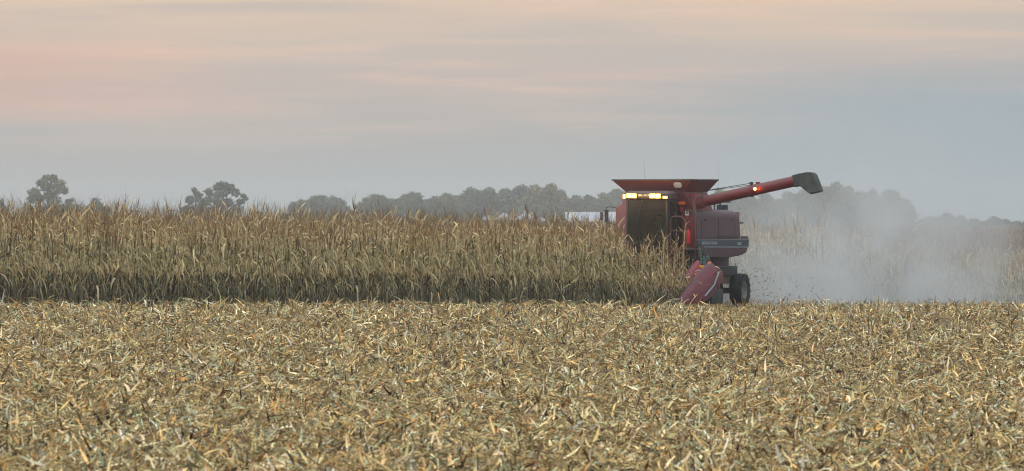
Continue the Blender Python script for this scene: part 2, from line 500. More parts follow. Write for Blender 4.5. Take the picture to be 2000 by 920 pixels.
singles = []          # plants kept as things of their own
mass = []             # (x, y, scale)
def in_frame(x, y, m=260): return np.abs(1000 + 13000 * x / y - 1000) < 1000 + m
ROW0 = 2.28
for k in range(34):
    v = ROW0 - .76 * k
    step = .165 if k < 8 else (.22 if k < 16 else .34)
    u = np.arange(-66, 60, step)
    if k < 3: u = np.concatenate([u, rng.uniform(2.8, 6.5, 16)])
    u = u + rng.normal(0, .035, len(u))
    if k < 7: u = u[u > 2.75]
    vv = v + rng.normal(0, .045, len(u))
    x, y = uv2w(u, vv)
    ok = in_frame(x, y) & (rng.random(len(u)) > .04)
    x, y, u, vv = x[ok], y[ok], u[ok], vv[ok]
    s = rng.normal(.925, .075, len(u)) * (1.0 + .03 * np.sin(u * .35 + k))
    near = (u < 2.95 + 1.8 * (v + .1)) & (k < 7)      # shorter, broken plants right at the header
    s = np.where(near, s * rng.uniform(.66, .90, len(u)), s)
    for a in zip(x, y, s, u):
        px = 1000 + 13000 * a[0] / a[1]
        if k == 0 and 0 < px < 1345: singles.append((*a, 'near'))
        elif k == 7 and -21 < a[3] < -3.2 and len(singles) < 5000 and px < 2000: singles.append((*a, 'far'))
        else: mass.append((*a[:3], k))
near_s = [s for s in singles if s[4] == 'near']; far_s = [s for s in singles if s[4] == 'far']
keep_far = max(0, 299 - len(near_s))
if len(near_s) > 299:
    for s in near_s[299:]: mass.append((s[0], s[1], s[2], 0))
    near_s = near_s[:299]
far_s.sort(key=lambda s: -s[3])
for s in far_s[keep_far:]: mass.append((s[0], s[1], s[2], 7))
singles = near_s + far_s[:keep_far]
N_LAB = 'dry tan corn plant in the edge row of uncut corn left of the combine'
F_LAB = 'dry corn plant in the uncut edge row in the dust right of the combine'
protos = {}
def corn_thing(i, loc, rz, s, label, group):
    root = bpy.data.objects.new('corn_plant', None)
    root.location = loc; tl = .05 if random.random() > .06 else .22
    root.rotation_euler = (random.gauss(0, tl), random.gauss(0, tl), rz); root.scale = (s, s, s)
    link(root); tag(root, label, 'corn plant', group)
    if i not in protos:
        protos[i] = [link(bpy.data.objects.new(k, var_mesh[i][k]), root) for k in ('stalk', 'foliage', 'tassel', 'ear')]
    else:
        for p in protos[i]: link(p.copy(), None).parent = root
    return root
for n, (x, y, s, u, wh) in enumerate(singles):
    corn_thing(n % NV, (x, y, float(ter(x, y))), rng.uniform(0, 6.28), s, N_LAB if wh == 'near' else F_LAB,
               'corn plants along the near field edge' if wh == 'near' else 'corn plants along the far field edge')
# the tall bleached plant left standing before the cab door
tv = corn_variant(777, True)
x, y = uv2w(2.93, 2.2)
root = empty('corn_plant', (float(x), float(y), float(ter(x, y))), 2.1)
root.scale = (1.12, 1.12, 1.12)
tag(root, 'tall bleached corn plant with limp leaves standing in front of the cab door', 'corn plant')
for k in ('stalk', 'foliage', 'tassel', 'ear'):
    V, Q, C = tv[k]
    link(bpy.data.objects.new(k, np_mesh('corn_' + k, V, Q, C * .3 + np.array(srgb(222, 200, 150)[:3]) * .7, m_corn)), root)

def merge_plants(name, lst, label):
    Vs, Qs, Cs, o = [], [], [], 0
    arr = np.array([(a[0], a[1], a[2]) for a in lst]); dep = np.array([a[3] for a in lst])
    vi = rng.integers(0, NV, len(arr)); rot = rng.uniform(0, 6.28, len(arr)); zt = ter(arr[:, 0], arr[:, 1])
    for i in range(NV):
        for deep in (False, True):
            V, Q, C = (var_deep if deep else var_all)[i]
            idx = np.where((vi == i) & ((dep > 3) == deep))[0]
            if not len(idx): continue
            c, s = np.cos(rot[idx])[:, None], np.sin(rot[idx])[:, None]
            sc_ = arr[idx, 2][:, None]
            X = (V[None, :, 0] * c - V[None, :, 1] * s) * sc_ + arr[idx, 0][:, None]
            Y = (V[None, :, 0] * s + V[None, :, 1] * c) * sc_ + arr[idx, 1][:, None]
            Z = V[None, :, 2] * sc_ + zt[idx][:, None]
            Vs.append(np.stack([X, Y, Z], -1).reshape(-1, 3).astype(np.float32))
            Qs.append((Q[None] + (np.arange(len(idx)) * len(V))[:, None, None]).reshape(-1, 4) + o)
            Cs.append((C[None] * rng.uniform(.78, 1.2, (len(idx), 1, 1))).reshape(-1, 3).astype(np.float32))
            o += len(idx) * len(V)
    ob = link(bpy.data.objects.new(name, np_mesh(name, np.concatenate(Vs), np.concatenate(Qs), np.concatenate(Cs), m_corn)))
    tag(ob, label, 'corn field', kind='stuff')
merge_plants('standing_corn', mass, 'dry tan and rusty standing corn filling the uncut field behind the edge row')

# the far top of the same field, seen as a dusty brown sheet of leaf tips
parts = []
yy = np.geomspace(246, 1500, 160)
xx = np.linspace(-1150, 1150, 460) / 13000
PX, PY = np.meshgrid(xx, yy)
X = PX * PY; Y = PY
u, v = w2uv(X, Y)
Z = ter(X, Y) + 2.0 + rng.normal(0, .13, X.shape) - np.where(v > -23.5, 2.4, 0)
nx2 = len(xx); i2 = (np.arange(len(yy) - 1)[:, None] * nx2 + np.arange(nx2 - 1)[None]).ravel()
Cc = pick(X.size, [(122, 102, 84), (136, 116, 96), (108, 90, 74)], [1, 1, 1])
parts.append((np.stack([X, Y, Z], -1).reshape(-1, 3), np.stack([i2, i2 + 1, i2 + nx2 + 1, i2 + nx2], -1), Cc))
n = 26000
y = np.exp(rng.uniform(math.log(250), math.log(700), n)); x = rng.uniform(-1100, 1100, n) / 13000 * y
u, v = w2uv(x, y); k = v < -23
x, y = x[k], y[k]; n = len(x)
V, Q = ribbons(np.stack([x, y, ter(x, y) + 1.9], 1), rng.uniform(0, 6.28, n), rng.uniform(.9, 1.5, n), rng.uniform(-.3, 1.5, n), rng.uniform(.4, .95, n), .07, 0, rng.normal(0, 1, n), 2)
parts.append((V, Q, np.repeat(pick(n, [(140, 108, 80), (118, 90, 66), (160, 138, 108)], [1, 1, 1]), 6, 0)))
V, Q, C = cat(parts)
tag(link(bpy.data.objects.new('distant_corn', np_mesh('distant_corn', V, Q, C, m_corn))),
    'hazy brown top of the corn field stretching to the far trees', 'corn field', kind='stuff')
parts = None

# ------------------------------------------------------------------ far trees
m_leaf, gg, b = new_mat('tree foliage')
a = gg.n('ShaderNodeAttribute', attribute_name='Col'); gg.l(a.outputs['Color'], b.inputs['Base Color'])
b.inputs['Roughness'].default_value = .8
b.inputs['Specular IOR Level'].default_value = .2
m_bark, gg, b = new_mat('tree bark')
gg.l(gg.ramp(gg.noise(gg.n('ShaderNodeTexCoord').outputs['Object'], 6, 4), [(.3, (.035, .03, .024, 1)), (.7, (.08, .066, .05, 1))]), b.inputs['Base Color'])
b.inputs['Roughness'].default_value = .9
GREEN = [(88, 102, 80), (102, 114, 86), (78, 94, 76), (116, 120, 88)]
OLIVE = [(124, 120, 84), (106, 112, 82), (138, 126, 86), (92, 102, 76)]

def tree(px, ytop, wpx, Y, label, blobs=None, pal=GREEN, dens=1.0, group='trees along the far horizon', low=.0, leaf=None):
    """px/ytop/wpx describe the tree's own bearing, height and width; it stands at its true distance"""
    X = (px - 1000) / 13000 * Y
    zg = float(ter(X, Y))
    H = EYE - (ytop - 446) / 13000 * Y - zg
    Wd = wpx / 13000 * Y
    root = empty('tree', (X, Y, zg))
    tag(root, label, 'tree', group)
    r = np.random.default_rng(int(px * 7 + Y))
    if blobs is None:
        blobs = []
        for q in range(int(r.integers(9, 14))):
            a = r.uniform(-1, 1); h = r.uniform(low, 1)
            lim = math.sqrt(max(0, 1 - max(0, (h - .5) / .55) ** 2))
            blobs.append((a * .34 * lim, r.uniform(-.3, .3), .18 + h * .62, r.uniform(.17, .26)))
        blobs.append((r.uniform(-.1, .1), 0, .84, .18)); blobs.append((-.3, 0, .42, .22)); blobs.append((.3, 0, .42, .22)); blobs.append((0, 0, .4, .34)); blobs.append((0, 0, .66, .3)); blobs.append((-.2, 0, .2, .3)); blobs.append((.2, 0, .2, .3))
    # trunk and limbs
    tb = MB(); tr = max(.12, H * .026)
    tb.tube([(0, 0, -.3), (.02 * H, 0, H * .2), (-.01 * H, 0, H * .45), (0, 0, H * .75)], [tr * 1.25, tr, tr * .7, tr * .25], 8)
    Vs, Cs, Qs, o = [], [], [], 0
    lf = leaf or max(.24, min(.48, H * .025))
    for bx_, by_, bz_, br_ in blobs:
        c = np.array([bx_ * Wd, by_ * Wd, bz_ * H]); rad = np.array([br_ * Wd, br_ * Wd, br_ * max(Wd * .75, H * .55)]) * 1.0
        tb.tube([(0, 0, max(H * .15, c[2] * .55)), tuple(c * np.array([.5, .5, .82])), tuple(c)], [tr * .55, tr * .35, tr * .12], 6)
        n = int(dens * 26 * (rad[0] * rad[2]) / (lf * lf) * .62) + 40
        d = r.normal(0, 1, (n, 3)); d /= np.linalg.norm(d, axis=1, keepdims=True)
        rr = r.uniform(.3, 1.0, (n, 1)) ** .6 * (1 + np.abs(r.normal(0, .08, (n, 1))))
        lump = 1 + .20 * np.sin(d[:, :1] * 5 + c[0]) * np.sin(d[:, 2:] * 6 + c[2])
        p = c + d * rad * rr * lump
        s = r.uniform(.55, 1.25, (n, 1)) * lf
        t1 = r.normal(0, 1, (n, 3)); t1 /= np.linalg.norm(t1, axis=1, keepdims=True)
        t2_ = np.cross(t1, r.normal(0, 1, (n, 3))); t2_ /= np.linalg.norm(t2_, axis=1, keepdims=True) + 1e-6
        q4 = np.stack([p - t1 * s, p + t2_ * s * .6, p + t1 * s, p - t2_ * s * .6], 1)
        Vs.append(q4.reshape(-1, 3))
        pc = np.array([srgb(*k)[:3] for k in pal])
        cc = pc[r.integers(0, len(pal), n)] * r.uniform(.75, 1.3, (n, 1)) * r.uniform(.85, 1.2)
        Cs.append(np.repeat(cc, 4, 0))
        Qs.append(np.arange(n * 4).reshape(-1, 4) + o); o += n * 4
    tb.build('trunk', m_bark, root, smooth=60)
    link(bpy.data.objects.new('crown', np_mesh('crown', np.concatenate(Vs), np.concatenate(Qs), np.concatenate(Cs), m_leaf)), root)
    return root

# the open-crowned tree at the left: leaf masses placed with gaps of sky between them
tree(95, 339, 96, 1750, 'largest tree at far left, open rounded crown with gaps of sky',
     [(-.02, 0, .90, .13), (.08, .1, .92, .10), (-.18, 0, .84, .09), (.22, 0, .82, .13), (.30, -.1, .72, .11), (.10, .05, .72, .15), (-.30, 0, .68, .13),
      (-.36, .1, .56, .10), (-.18, .1, .58, .11), (.12, 0, .52, .16), (.40, 0, .52, .075), (.46, 0, .545, .05), (.34, 0, .42, .09), (.18, 0, .36, .16),
      (-.44, 0, .46, .06), (-.42, 0, .40, .10), (.0, 0, .62, .13), (-.06, 0, .78, .12), (-.22, 0, .33, .17), (0, 0, .26, .2), (.30, 0, .24, .14), (-.32, 0, .2, .15)], [(106, 114, 82), (124, 124, 86), (96, 108, 84), (132, 124, 86)], .9)
tree(2, 384, 26, 1750, 'small tree cut by the left edge of the view', group=None)
tree(190, 381, 46, 1750, 'small bushy tree just right of the largest left tree', group=None)
tree(142, 395, 40, 1750, 'low shrubby tree between the largest left tree and its small neighbour', group=None)
tree(382, 366, 44, 1720, 'narrow pointed tree on the left flank of the broad spreading tree',
     [(-.05, 0, .93, .13), (.1, 0, .80, .2), (-.25, 0, .72, .2), (.3, 0, .62, .22), (-.3, 0, .5, .22), (.1, 0, .45, .3), (0, 0, .25, .35)], group=None)
tree(437, 354, 92, 1720, 'broad spreading dark tree, second of the two big left trees',
     [(0, 0, .92, .12), (-.13, 0, .89, .10), (.13, 0, .88, .11), (-.32, 0, .80, .10), (.24, 0, .78, .11), (-.05, 0, .78, .16), (.42, 0, .72, .07), (.47, 0, .66, .05),
      (.36, 0, .60, .09), (-.24, 0, .68, .14), (-.38, 0, .60, .12), (.10, 0, .58, .12), (-.08, 0, .56, .13), (.28, 0, .46, .13), (-.3, 0, .42, .14), (0, 0, .36, .18), (.3, 0, .25, .16), (-.3, 0, .2, .18)], GREEN, .9, group=None)
tree(362, 398, 30, 1720, 'low bush at the foot of the narrow pointed tree', group=None)
LINE = [(582, 392, 50), (606, 386, 48), (628, 379, 52), (655, 380, 48), (714, 381, 46), (738, 377, 52), (762, 384, 44), (782, 383, 40), (808, 371, 56), (838, 384, 44),
        (868, 374, 58), (895, 377, 44), (922, 362, 60), (958, 361, 58), (988, 361, 50), (1014, 355, 56), (1048, 355, 56), (1078, 353, 62), (1096, 365, 40),
        (1128, 376, 46), (1152, 376, 44), (1178, 371, 52), (1210, 364, 56), (1250, 372, 50), (1290, 376, 50), (1335, 372, 54), (1375, 368, 50), (1408, 362, 46), (1436, 370, 46), (1466, 374, 52),
        (1500, 372, 52), (1535, 368, 50), (1570, 360, 52), (1602, 356, 50), (1630, 349, 58), (1658, 357, 48), (1684, 368, 50), (1706, 364, 46), (1738, 367, 66), (1764, 384, 40)]
LAB = ['low tree at the left end of the first clump in the treeline', 'rising tree second from the left in the first clump', 'domed tree topping the first clump of the treeline', 'flat topped tree at the right end of the first clump',
       'tree at the left end of the long treeline beside the sky gap', 'tallest of the four trees next to the sky gap', 'low tree left of the round domed tree in the treeline', 'lowest tree left of the round domed tree', 'round domed tree standing out in the left part of the treeline', 'low thin tree right of the round domed tree',
       'rounded tree left of the step up in the treeline', 'low tree at the step up in the treeline', 'first tall tree after the step up in the treeline', 'second tall tree after the step up in the treeline', 'tall tree left of the tallest group over the grain bins', 'tall tree above the peaked grain bin', 'tall tree over the gap between grain bins and shed', 'tallest tree at the right end of the high treeline', 'sloping tree closing the high treeline on the right',
       'low tree over the left end of the shed roof', 'low tree over the middle of the shed roof', 'rounded tree over the right end of the shed roof', 'tree showing just left of the combine tank', 'tree hidden behind the left of the combine cab', 'tree hidden behind the right of the combine cab', 'tree hidden behind the combine tank', 'tree just right of the combine tank', 'small round tree above the auger base', 'tree under the middle of the auger', 'tree under the amber auger lamp',
       'tree under the outer auger in the dust', 'tree below the auger spout in the dust', 'tree beside the auger spout in the dust', 'tree left of the tallest dusty tree', 'tallest dusty tree right of the auger spout', 'tree on the right shoulder of the tallest dusty tree', 'lower tree in the dip of the dusty treeline', 'tree right of the dip in the dusty treeline', 'big round tree ending the dusty treeline on the right', 'small tree at the foot of the big round dusty tree']
for (px, yt, w), lb in zip(LINE, LAB):
    tree(px, yt, w * 1.3, 2200 + 65 * math.sin(px * 1.7), lb, None, OLIVE if 1030 < px < 1085 or px % 7 == 0 else GREEN, 1.0)
FAR = [(1800, 428, 36, 'low pale tree first from the big round dusty tree'), (1822, 421, 36, 'low pale tree left of the humped far tree'), (1848, 415, 44, 'humped pale tree in the middle of the low far trees'), (1876, 420, 40, 'pale rounded tree right of the humped far tree'), (1904, 427, 40, 'lowest pale tree in the far row'),
       (1928, 428, 34, 'low tree touching the darker domed far tree'), (1945, 421, 32, 'dark domed tree near the right edge'), (1964, 427, 34, 'dark pointed low tree right of the dark domed one'), (1986, 433, 40, 'low dark bush near the right edge of the view'), (2006, 431, 36, 'low dark bush cut by the right edge')]
for px, yt, w, lb in FAR:
    tree(px, yt, w * 1.1, 2100 if px < 1920 else 1750, lb, None, GREEN, 1.0)

# ------------------------------------------------------------------ far farmstead
def flat_mat(name, c, rough=.6, metal=0.0, var=.12, scale=3.0):
    m, gg, b = new_mat(name)
    f = gg.noise(gg.n('ShaderNodeTexCoord').outputs['Object'], scale, 5, .6)
    k = [max(0, x * (1 - var * 2)) for x in c[:3]] + [1]; h = [min(1, x * (1 + var)) for x in c[:3]] + [1]
    gg.l(gg.ramp(f, [(.3, k), (.65, h)]), b.inputs['Base Color'])
    b.inputs['Roughness'].default_value = rough; b.inputs['Metallic'].default_value = metal
    return m
m_galv = flat_mat('galvanised roof', (.40, .44, .49), .5)
m_bin = flat_mat('bin wall', (.38, .38, .38), .5)
m_shed = flat_mat('shed wall', (.52, .42, .40), .7)
BY = 1600.0
def grain_bin(px, ypk, wpx, yeave, label, cap=False):
    X = (px - 1000) / 13000 * BY; zg = float(ter(X, BY))
    zz = lambda y: EYE - (y - 446) / 13000 * BY - zg
    r_ = wpx / 2 / 13000 * BY
    root = empty('grain_bin', (X, BY, zg)); tag(root, label, 'grain bin', 'grain bins of the far farmstead')
    w_ = MB(); hh = zz(yeave)
    prof = []
    for i in range(int(hh / .35) + 1):
        prof += [(r_, i * .35), (r_ - .03, i * .35 + .17)]
    prof = [p for p in prof if p[1] < hh] + [(r_, hh)]
    w_.lathe(prof, (0, 0, 0), 'z', 32); w_.build('wall', m_bin, root, smooth=20)
    rf = MB(); pk = zz(ypk)
    rf.lathe([(r_ + .12, hh - .03), (r_ + .12, hh + .02), (r_ * .16, pk - .12), (r_ * .14, pk), (.02, pk + .04)], (0, 0, 0), 'z', 32)
    ro = rf.build('roof', m_galv, root, smooth=25)
    if cap: MB().lathe([(r_ * .17, pk + .03), (r_ * .17, pk + .32), (.03, pk + .5)], (0, 0, 0), 'z', 16).build('roof_cap', m_galv, ro, smooth=30)
grain_bin(952, 421, 44, 431, 'leftmost low grain bin with a wide cone roof')
grain_bin(985, 416, 42, 430, 'grain bin second from the left with a steep cone roof')
grain_bin(1026, 416, 50, 429, 'largest grain bin with a raised cap on its cone roof', True)
grain_bin(1056, 424, 30, 432, 'small grain bin at the right of the capped one')
grain_bin(676, 425, 26, 430, 'lone pale grain bin under the sky gap in the treeline')
X0, X1 = (1104 - 1000) / 13000 * BY, (1232 - 1000) / 13000 * BY
zg = float(ter((X0 + X1) / 2, BY)); zz = lambda y: EYE - (y - 446) / 13000 * BY - zg
shed = empty('shed', ((X0 + X1) / 2, BY, zg)); tag(shed, 'long low farm shed with a pale blue metal roof', 'shed')
hw = (X1 - X0) / 2
MB().box(-hw + .2, hw - .2, .2, 9.8, 0, zz(432)).build('wall', m_shed, shed)
rf = MB().prism([(-.3, zz(433)), (5, zz(415)), (10.3, zz(433)), (10.3, zz(432)), (5, zz(414)), (-.3, zz(432))], -hw, hw, 'yz')
for q in range(int(hw * 2 / .6)):
    xx_ = -hw + .3 + q * .6
    rf.hexa([(xx_, -.3, zz(432) + .004), (xx_ + .06, -.3, zz(432) + .004), (xx_ + .06, 5, zz(414) + .004), (xx_, 5, zz(414) + .004),
             (xx_, -.3, zz(432) + .05), (xx_ + .06, -.3, zz(432) + .05), (xx_ + .06, 5, zz(414) + .05), (xx_, 5, zz(414) + .05)])
rf.build('roof', m_galv, shed)
dd = MB().box(-1.2, 1.4, .14, .197, 0, zz(434))
dd.build('door', flat_mat('shed door', (.6, .6, .62), .6), shed)

# ------------------------------------------------------------------ combine harvester
def paint(name, c, dust_sky_c, dust, rough=.45, scale=2.2):
    """enamel with field dust in patches; up-facing faces painted greyer, as dust and sky light"""
    m, gg, b = new_mat(name)
    o_ = gg.n('ShaderNodeTexCoord').outputs['Object']
    f = gg.noise(gg.mapping(o_, (1, 1, .6)), scale, 6, .62)
    f2 = gg.noise(o_, 34, 4, .7)
    fac = gg.maprange(gg.math('ADD', gg.math('MULTIPLY', f, .65), gg.math('MULTIPLY', f2, .35)), .34, .66, max(0, dust - .28), max(.05, min(1, dust + .28)))
    sp_ = gg.n('ShaderNodeSeparateXYZ'); gg.l(gg.n('ShaderNodeNewGeometry').outputs['Normal'], sp_.inputs[0])
    fac = gg.math('ADD', fac, gg.maprange(sp_.outputs[2], .38, .95, 0, .65, True), True)  # up-facing faces greyed: settled dust plus sky light painted into the colour
    gg.l(gg.mix(fac, c, dust_sky_c), b.inputs['Base Color'])
    gg.l(gg.maprange(fac, 0, 1, rough, .9), b.inputs['Roughness'])
    bp = gg.n('ShaderNodeBump'); bp.inputs['Strength'].default_value = .25; bp.inputs['Distance'].default_value = .02
    gg.l(gg.noise(o_, 3.0, 3, .5), bp.inputs['Height']); gg.l(bp.outputs[0], b.inputs['Normal'])
    return m
DUST_SKY = srgb(112, 96, 94)
m_red = paint('red enamel', (.15, .0055, .0085, 1), DUST_SKY, -.06)
m_red_dusty = paint('dusty red enamel', (.075, .016, .022, 1), srgb(96, 84, 90), .60, .5)
m_head = paint('header red', (.16, .009, .022, 1), srgb(100, 76, 84), .38, .45, 5.0)
m_snout = paint('bright snout red', (.27, .008, .035, 1), srgb(120, 84, 92), .18, .4, 4.0)
m_panel = paint('dusty pink enamel', (.21, .03, .036, 1), srgb(146, 112, 112), .50, .5)  # paler, pinker red than the body enamel
m_band = paint('grey stripe', srgb(58, 70, 76), srgb(80, 84, 86), .3, .6)
m_pin = flat_mat('pale pinstripe', srgb(124, 138, 144)[:3], .5)
m_letter = flat_mat('faded white lettering', srgb(160, 178, 184)[:3], .5, 0, .06)
m_black = flat_mat('black metal', (.02, .021, .022), .6)
m_dark = flat_mat('dark dusty steel', srgb(48, 54, 56)[:3], .75)
m_grey = flat_mat('grey steel', srgb(82, 86, 86)[:3], .6)
m_tan = flat_mat('mud coated steel', srgb(104, 96, 84)[:3], .9)
m_rub = flat_mat('dusty tyre rubber', srgb(22, 25, 28)[:3], .85, 0, .25)
m_rim = flat_mat('dusty rim', srgb(104, 108, 104)[:3], .6)
m_spout = flat_mat('faded green rubber spout', srgb(70, 76, 72)[:3], .8, 0, .3)
m_white = flat_mat('white decal', (.7, .72, .72), .5, 0, .05)
m_blue = flat_mat('blue decal', (.05, .16, .3), .5)
m_yel = flat_mat('yellow plastic', (.7, .38, .02), .5)
m_org = flat_mat('orange reflector', (.75, .14, .01), .35)
m_redref = flat_mat('red reflector', (.6, .01, .02), .35)
m_ext = flat_mat('extinguisher red', (.55, .008, .01), .35)
m_green = flat_mat('green coupler', (.03, .2, .11), .35)
m_chrome = flat_mat('worn bright metal', (.5, .52, .52), .35, .8)
m_rail = paint('faded rail red', (.11, .03, .035, 1), srgb(110, 90, 88), .4, .5)
m_seat = flat_mat('seat cloth', (.03, .032, .035), .9)
def lamp_mat(name, c, s):
    m, gg, b = new_mat(name)
    b.inputs['Base Color'].default_value = (.8, .6, .3, 1)
    b.inputs['Emission Color'].default_value = c
    b.inputs['Emission Strength'].default_value = s
    return m
m_lamp = lamp_mat('lit lamp reflector', (1, .46, .04, 1), 1.9)
m_hot = lamp_mat('lit lamp filament', (1, .84, .45, 1), 7.0)
m_amb = lamp_mat('lit amber lamp', (1, .50, .08, 1), 5.0)
m_beacon = lamp_mat('lit orange marker', (1, .20, .03, 1), 1.1)
m_glass, gg, b = new_mat('tinted dusty glass')
m_glass.node_tree.nodes.remove(b)
tr = gg.n('ShaderNodeBsdfTransparent'); tr.inputs[0].default_value = (.58, .62, .52, 1)
gl = gg.n('ShaderNodeBsdfGlossy'); gl.inputs['Roughness'].default_value = .04
fr = gg.n('ShaderNodeFresnel'); fr.inputs[0].default_value = 1.45
mx = gg.n('ShaderNodeMixShader'); gg.l(fr.outputs[0], mx.inputs[0]); gg.l(tr.outputs[0], mx.inputs[1]); gg.l(gl.outputs[0], mx.inputs[2])
df = gg.n('ShaderNodeBsdfDiffuse'); df.inputs[0].default_value = srgb(120, 112, 88)
mx2 = gg.n('ShaderNodeMixShader')
gg.l(gg.maprange(gg.noise(gg.n('ShaderNodeTexCoord').outputs['Object'], 3.5, 6, .65), .35, .7, .005, .06), mx2.inputs[0])
gg.l(mx.outputs[0], mx2.inputs[1]); gg.l(df.outputs[0], mx2.inputs[2])
gg.l(mx2.outputs[0], m_glass.node_tree.nodes['Material Output'].inputs[0])

comb = empty('combine_harvester', (CX, CY, CZ), HEAD)
tag(comb, 'dusty red combine harvester with lit cab lamps and its unloading auger swung out', 'combine harvester')

def text(s, name, size, mat, parent, origin, ex, ey, depth=.006):
    """raised lettering: ex runs along the line, ey up the letters"""
    cu = bpy.data.curves.new(name, 'FONT'); cu.body = s; cu.size = size; cu.extrude = depth; cu.align_x = 'CENTER'; cu.align_y = 'CENTER'
    tmp = bpy.data.objects.new('tmp', cu); col.objects.link(tmp)
    me = bpy.data.meshes.new_from_object(tmp.evaluated_get(bpy.context.evaluated_depsgraph_get()))
    bpy.data.objects.remove(tmp); bpy.data.curves.remove(cu)
    ex, ey = Vector(ex).normalized(), Vector(ey).normalized(); ez = ex.cross(ey)
    M = Matrix((ex, ey, ez)).transposed().to_4x4(); M.translation = Vector(origin)
    me.transform(M); me.materials.clear(); me.materials.append(mat)
    return link(bpy.data.objects.new(name, me), parent)

# body core, between the side shields
body = MB()
body.box(-3.0, .25, -1.34, 1.34, 1.75, 3.28)
body.box(-2.9, .1, -.85, .88, 1.1, 1.76)
body.build('body', m_red, comb, .04)
# side shields: rolled top edge, rounded rear
def shield(sgn):
    def yy_(v): return sgn * v
    m = MB(); prof = [(1.352, 2.36), (1.43, 2.36), (1.43, 3.08), (1.41, 3.2), (1.34, 3.29), (1.22, 3.345), (1.0, 3.36), (1.0, 3.30), (1.2, 3.285), (1.30, 3.2), (1.352, 3.08)]
    rings = []
    for u, dz, sh in ((.39, 0, 0), (-2.55, -.02, 0), (-2.75, -.05, .0), (-2.85, -.13, .02), (-2.92, -.30, .05)):
        rings.append([(u - (0.0 if z > 2.6 else .06), yy_(v - sh), z + (dz if z > 2.9 else 0)) for v, z in prof])
    m.loft(rings)
    o = m.build('side_shield', m_red_dusty, comb, smooth=40)
    s2 = MB()
    s2.box(-2.6, -1.1, min(yy_(1.432), yy_(1.45)), max(yy_(1.432), yy_(1.45)), 2.42, 2.445)
    s2.build('handle_slot', m_black, o)
    sm = MB()
    for uu in (.02, -1.22, -2.45): sm.box(uu - .008, uu + .008, min(yy_(1.431), yy_(1.437)), max(yy_(1.431), yy_(1.437)), 2.37, 3.07)
    sm.build('panel_seam', m_black, o)
    for uu in (-.25, -2.2): MB().box(uu - .05, uu + .05, min(yy_(1.432), yy_(1.46)), max(yy_(1.432), yy_(1.46)), 2.98, 3.02).build('latch', m_dark, o)
    # lower skirt with rounded tail
    pr = [(.45, 2.34), (.42, 2.0), (.25, 1.84), (-.6, 1.72), (-1.9, 1.70), (-2.9, 1.80), (-3.15, 1.86), (-3.27, 1.96), (-3.33, 2.1), (-3.38, 2.44), (-3.02, 2.45), (-2.98, 2.345)]
    sk = MB().prism(pr, yy_(1.36), yy_(1.50)).build('lower_skirt', m_red_dusty, comb, .03)
    bd = MB().prism([(.46, 2.30), (.43, 2.10), (-3.335, 2.085), (-3.36, 2.31)], yy_(1.502), yy_(1.512)).build('stripe', m_band, sk)
    MB().prism([(.46, 2.325), (.455, 2.303), (-3.36, 2.313), (-3.362, 2.335)], yy_(1.502), yy_(1.516)).build('pinstripe', m_pin, sk)
    MB().prism([(.43, 2.098), (.42, 2.06), (-3.33, 2.045), (-3.335, 2.083)], yy_(1.502), yy_(1.516)).build('pinstripe', m_pin, sk)
    ex = (-1, 0, 0) if sgn > 0 else (1, 0, 0)
    text('INTERNATIONAL', 'lettering', .15, m_letter, sk, (-.42, yy_(1.514), 2.2), ex, (0, 0, 1))
    text('1660', 'lettering', .15, m_letter, sk, (-2.62, yy_(1.514), 2.18), ex, (0, 0, 1))
shield(1); shield(-1)
# front bulkhead to the left of the cab
MB().box(.252, .33, .82, 1.345, 1.9, 3.62).build('front_bulkhead', m_red, comb, .01)
pl = MB().box(-.12, .34, 1.05, 1.36, 3.30, 3.90).build('auger_turret', m_panel, comb, .05)
MB().box(.342, .352, 1.08, 1.34, 3.80, 3.88).build('reflector', m_redref, pl)
st_ = MB().box(.333, .338, .96, 1.10, 3.15, 3.33).build('warning_decal', m_white, comb)
MB().box(.339, .342, 1.0, 1.06, 3.2, 3.28).build('symbol', m_blue, st_)
MB().box(.335, .45, .80, .94, 3.68, 3.84).build('marker_lamp', m_beacon, comb, .02)
MB().box(.40, .52, .74, 1.04, 3.52, 3.64).build('amber_panel', m_org, comb, .03)
MB().tube([(.42, .99, 3.86), (.42, .99, 3.72)], .07, 12).build('horn', m_black, comb)
MB().box(.34, .40, .80, .88, 3.28, 3.46).build('reflector', m_redref, comb, .01)
# cab-right service panel
rp = MB()
rp.prism([(-1.44, 2.02), (-.90, 2.02), (-.90, 3.80), (-1.18, 3.80), (-1.20, 3.52), (-1.38, 3.48), (-1.44, 3.38)], .3, .9, 'yz')
rpo = rp.build('service_panel', m_panel, comb, .03)
MB().box(.905, .93, -1.43, -.92, 2.22, 2.28).build('trim_strip', m_pin, rpo)
MB().box(.905, .92, -1.43, -.92, 2.06, 2.215).build('lower_band', m_band, rpo)
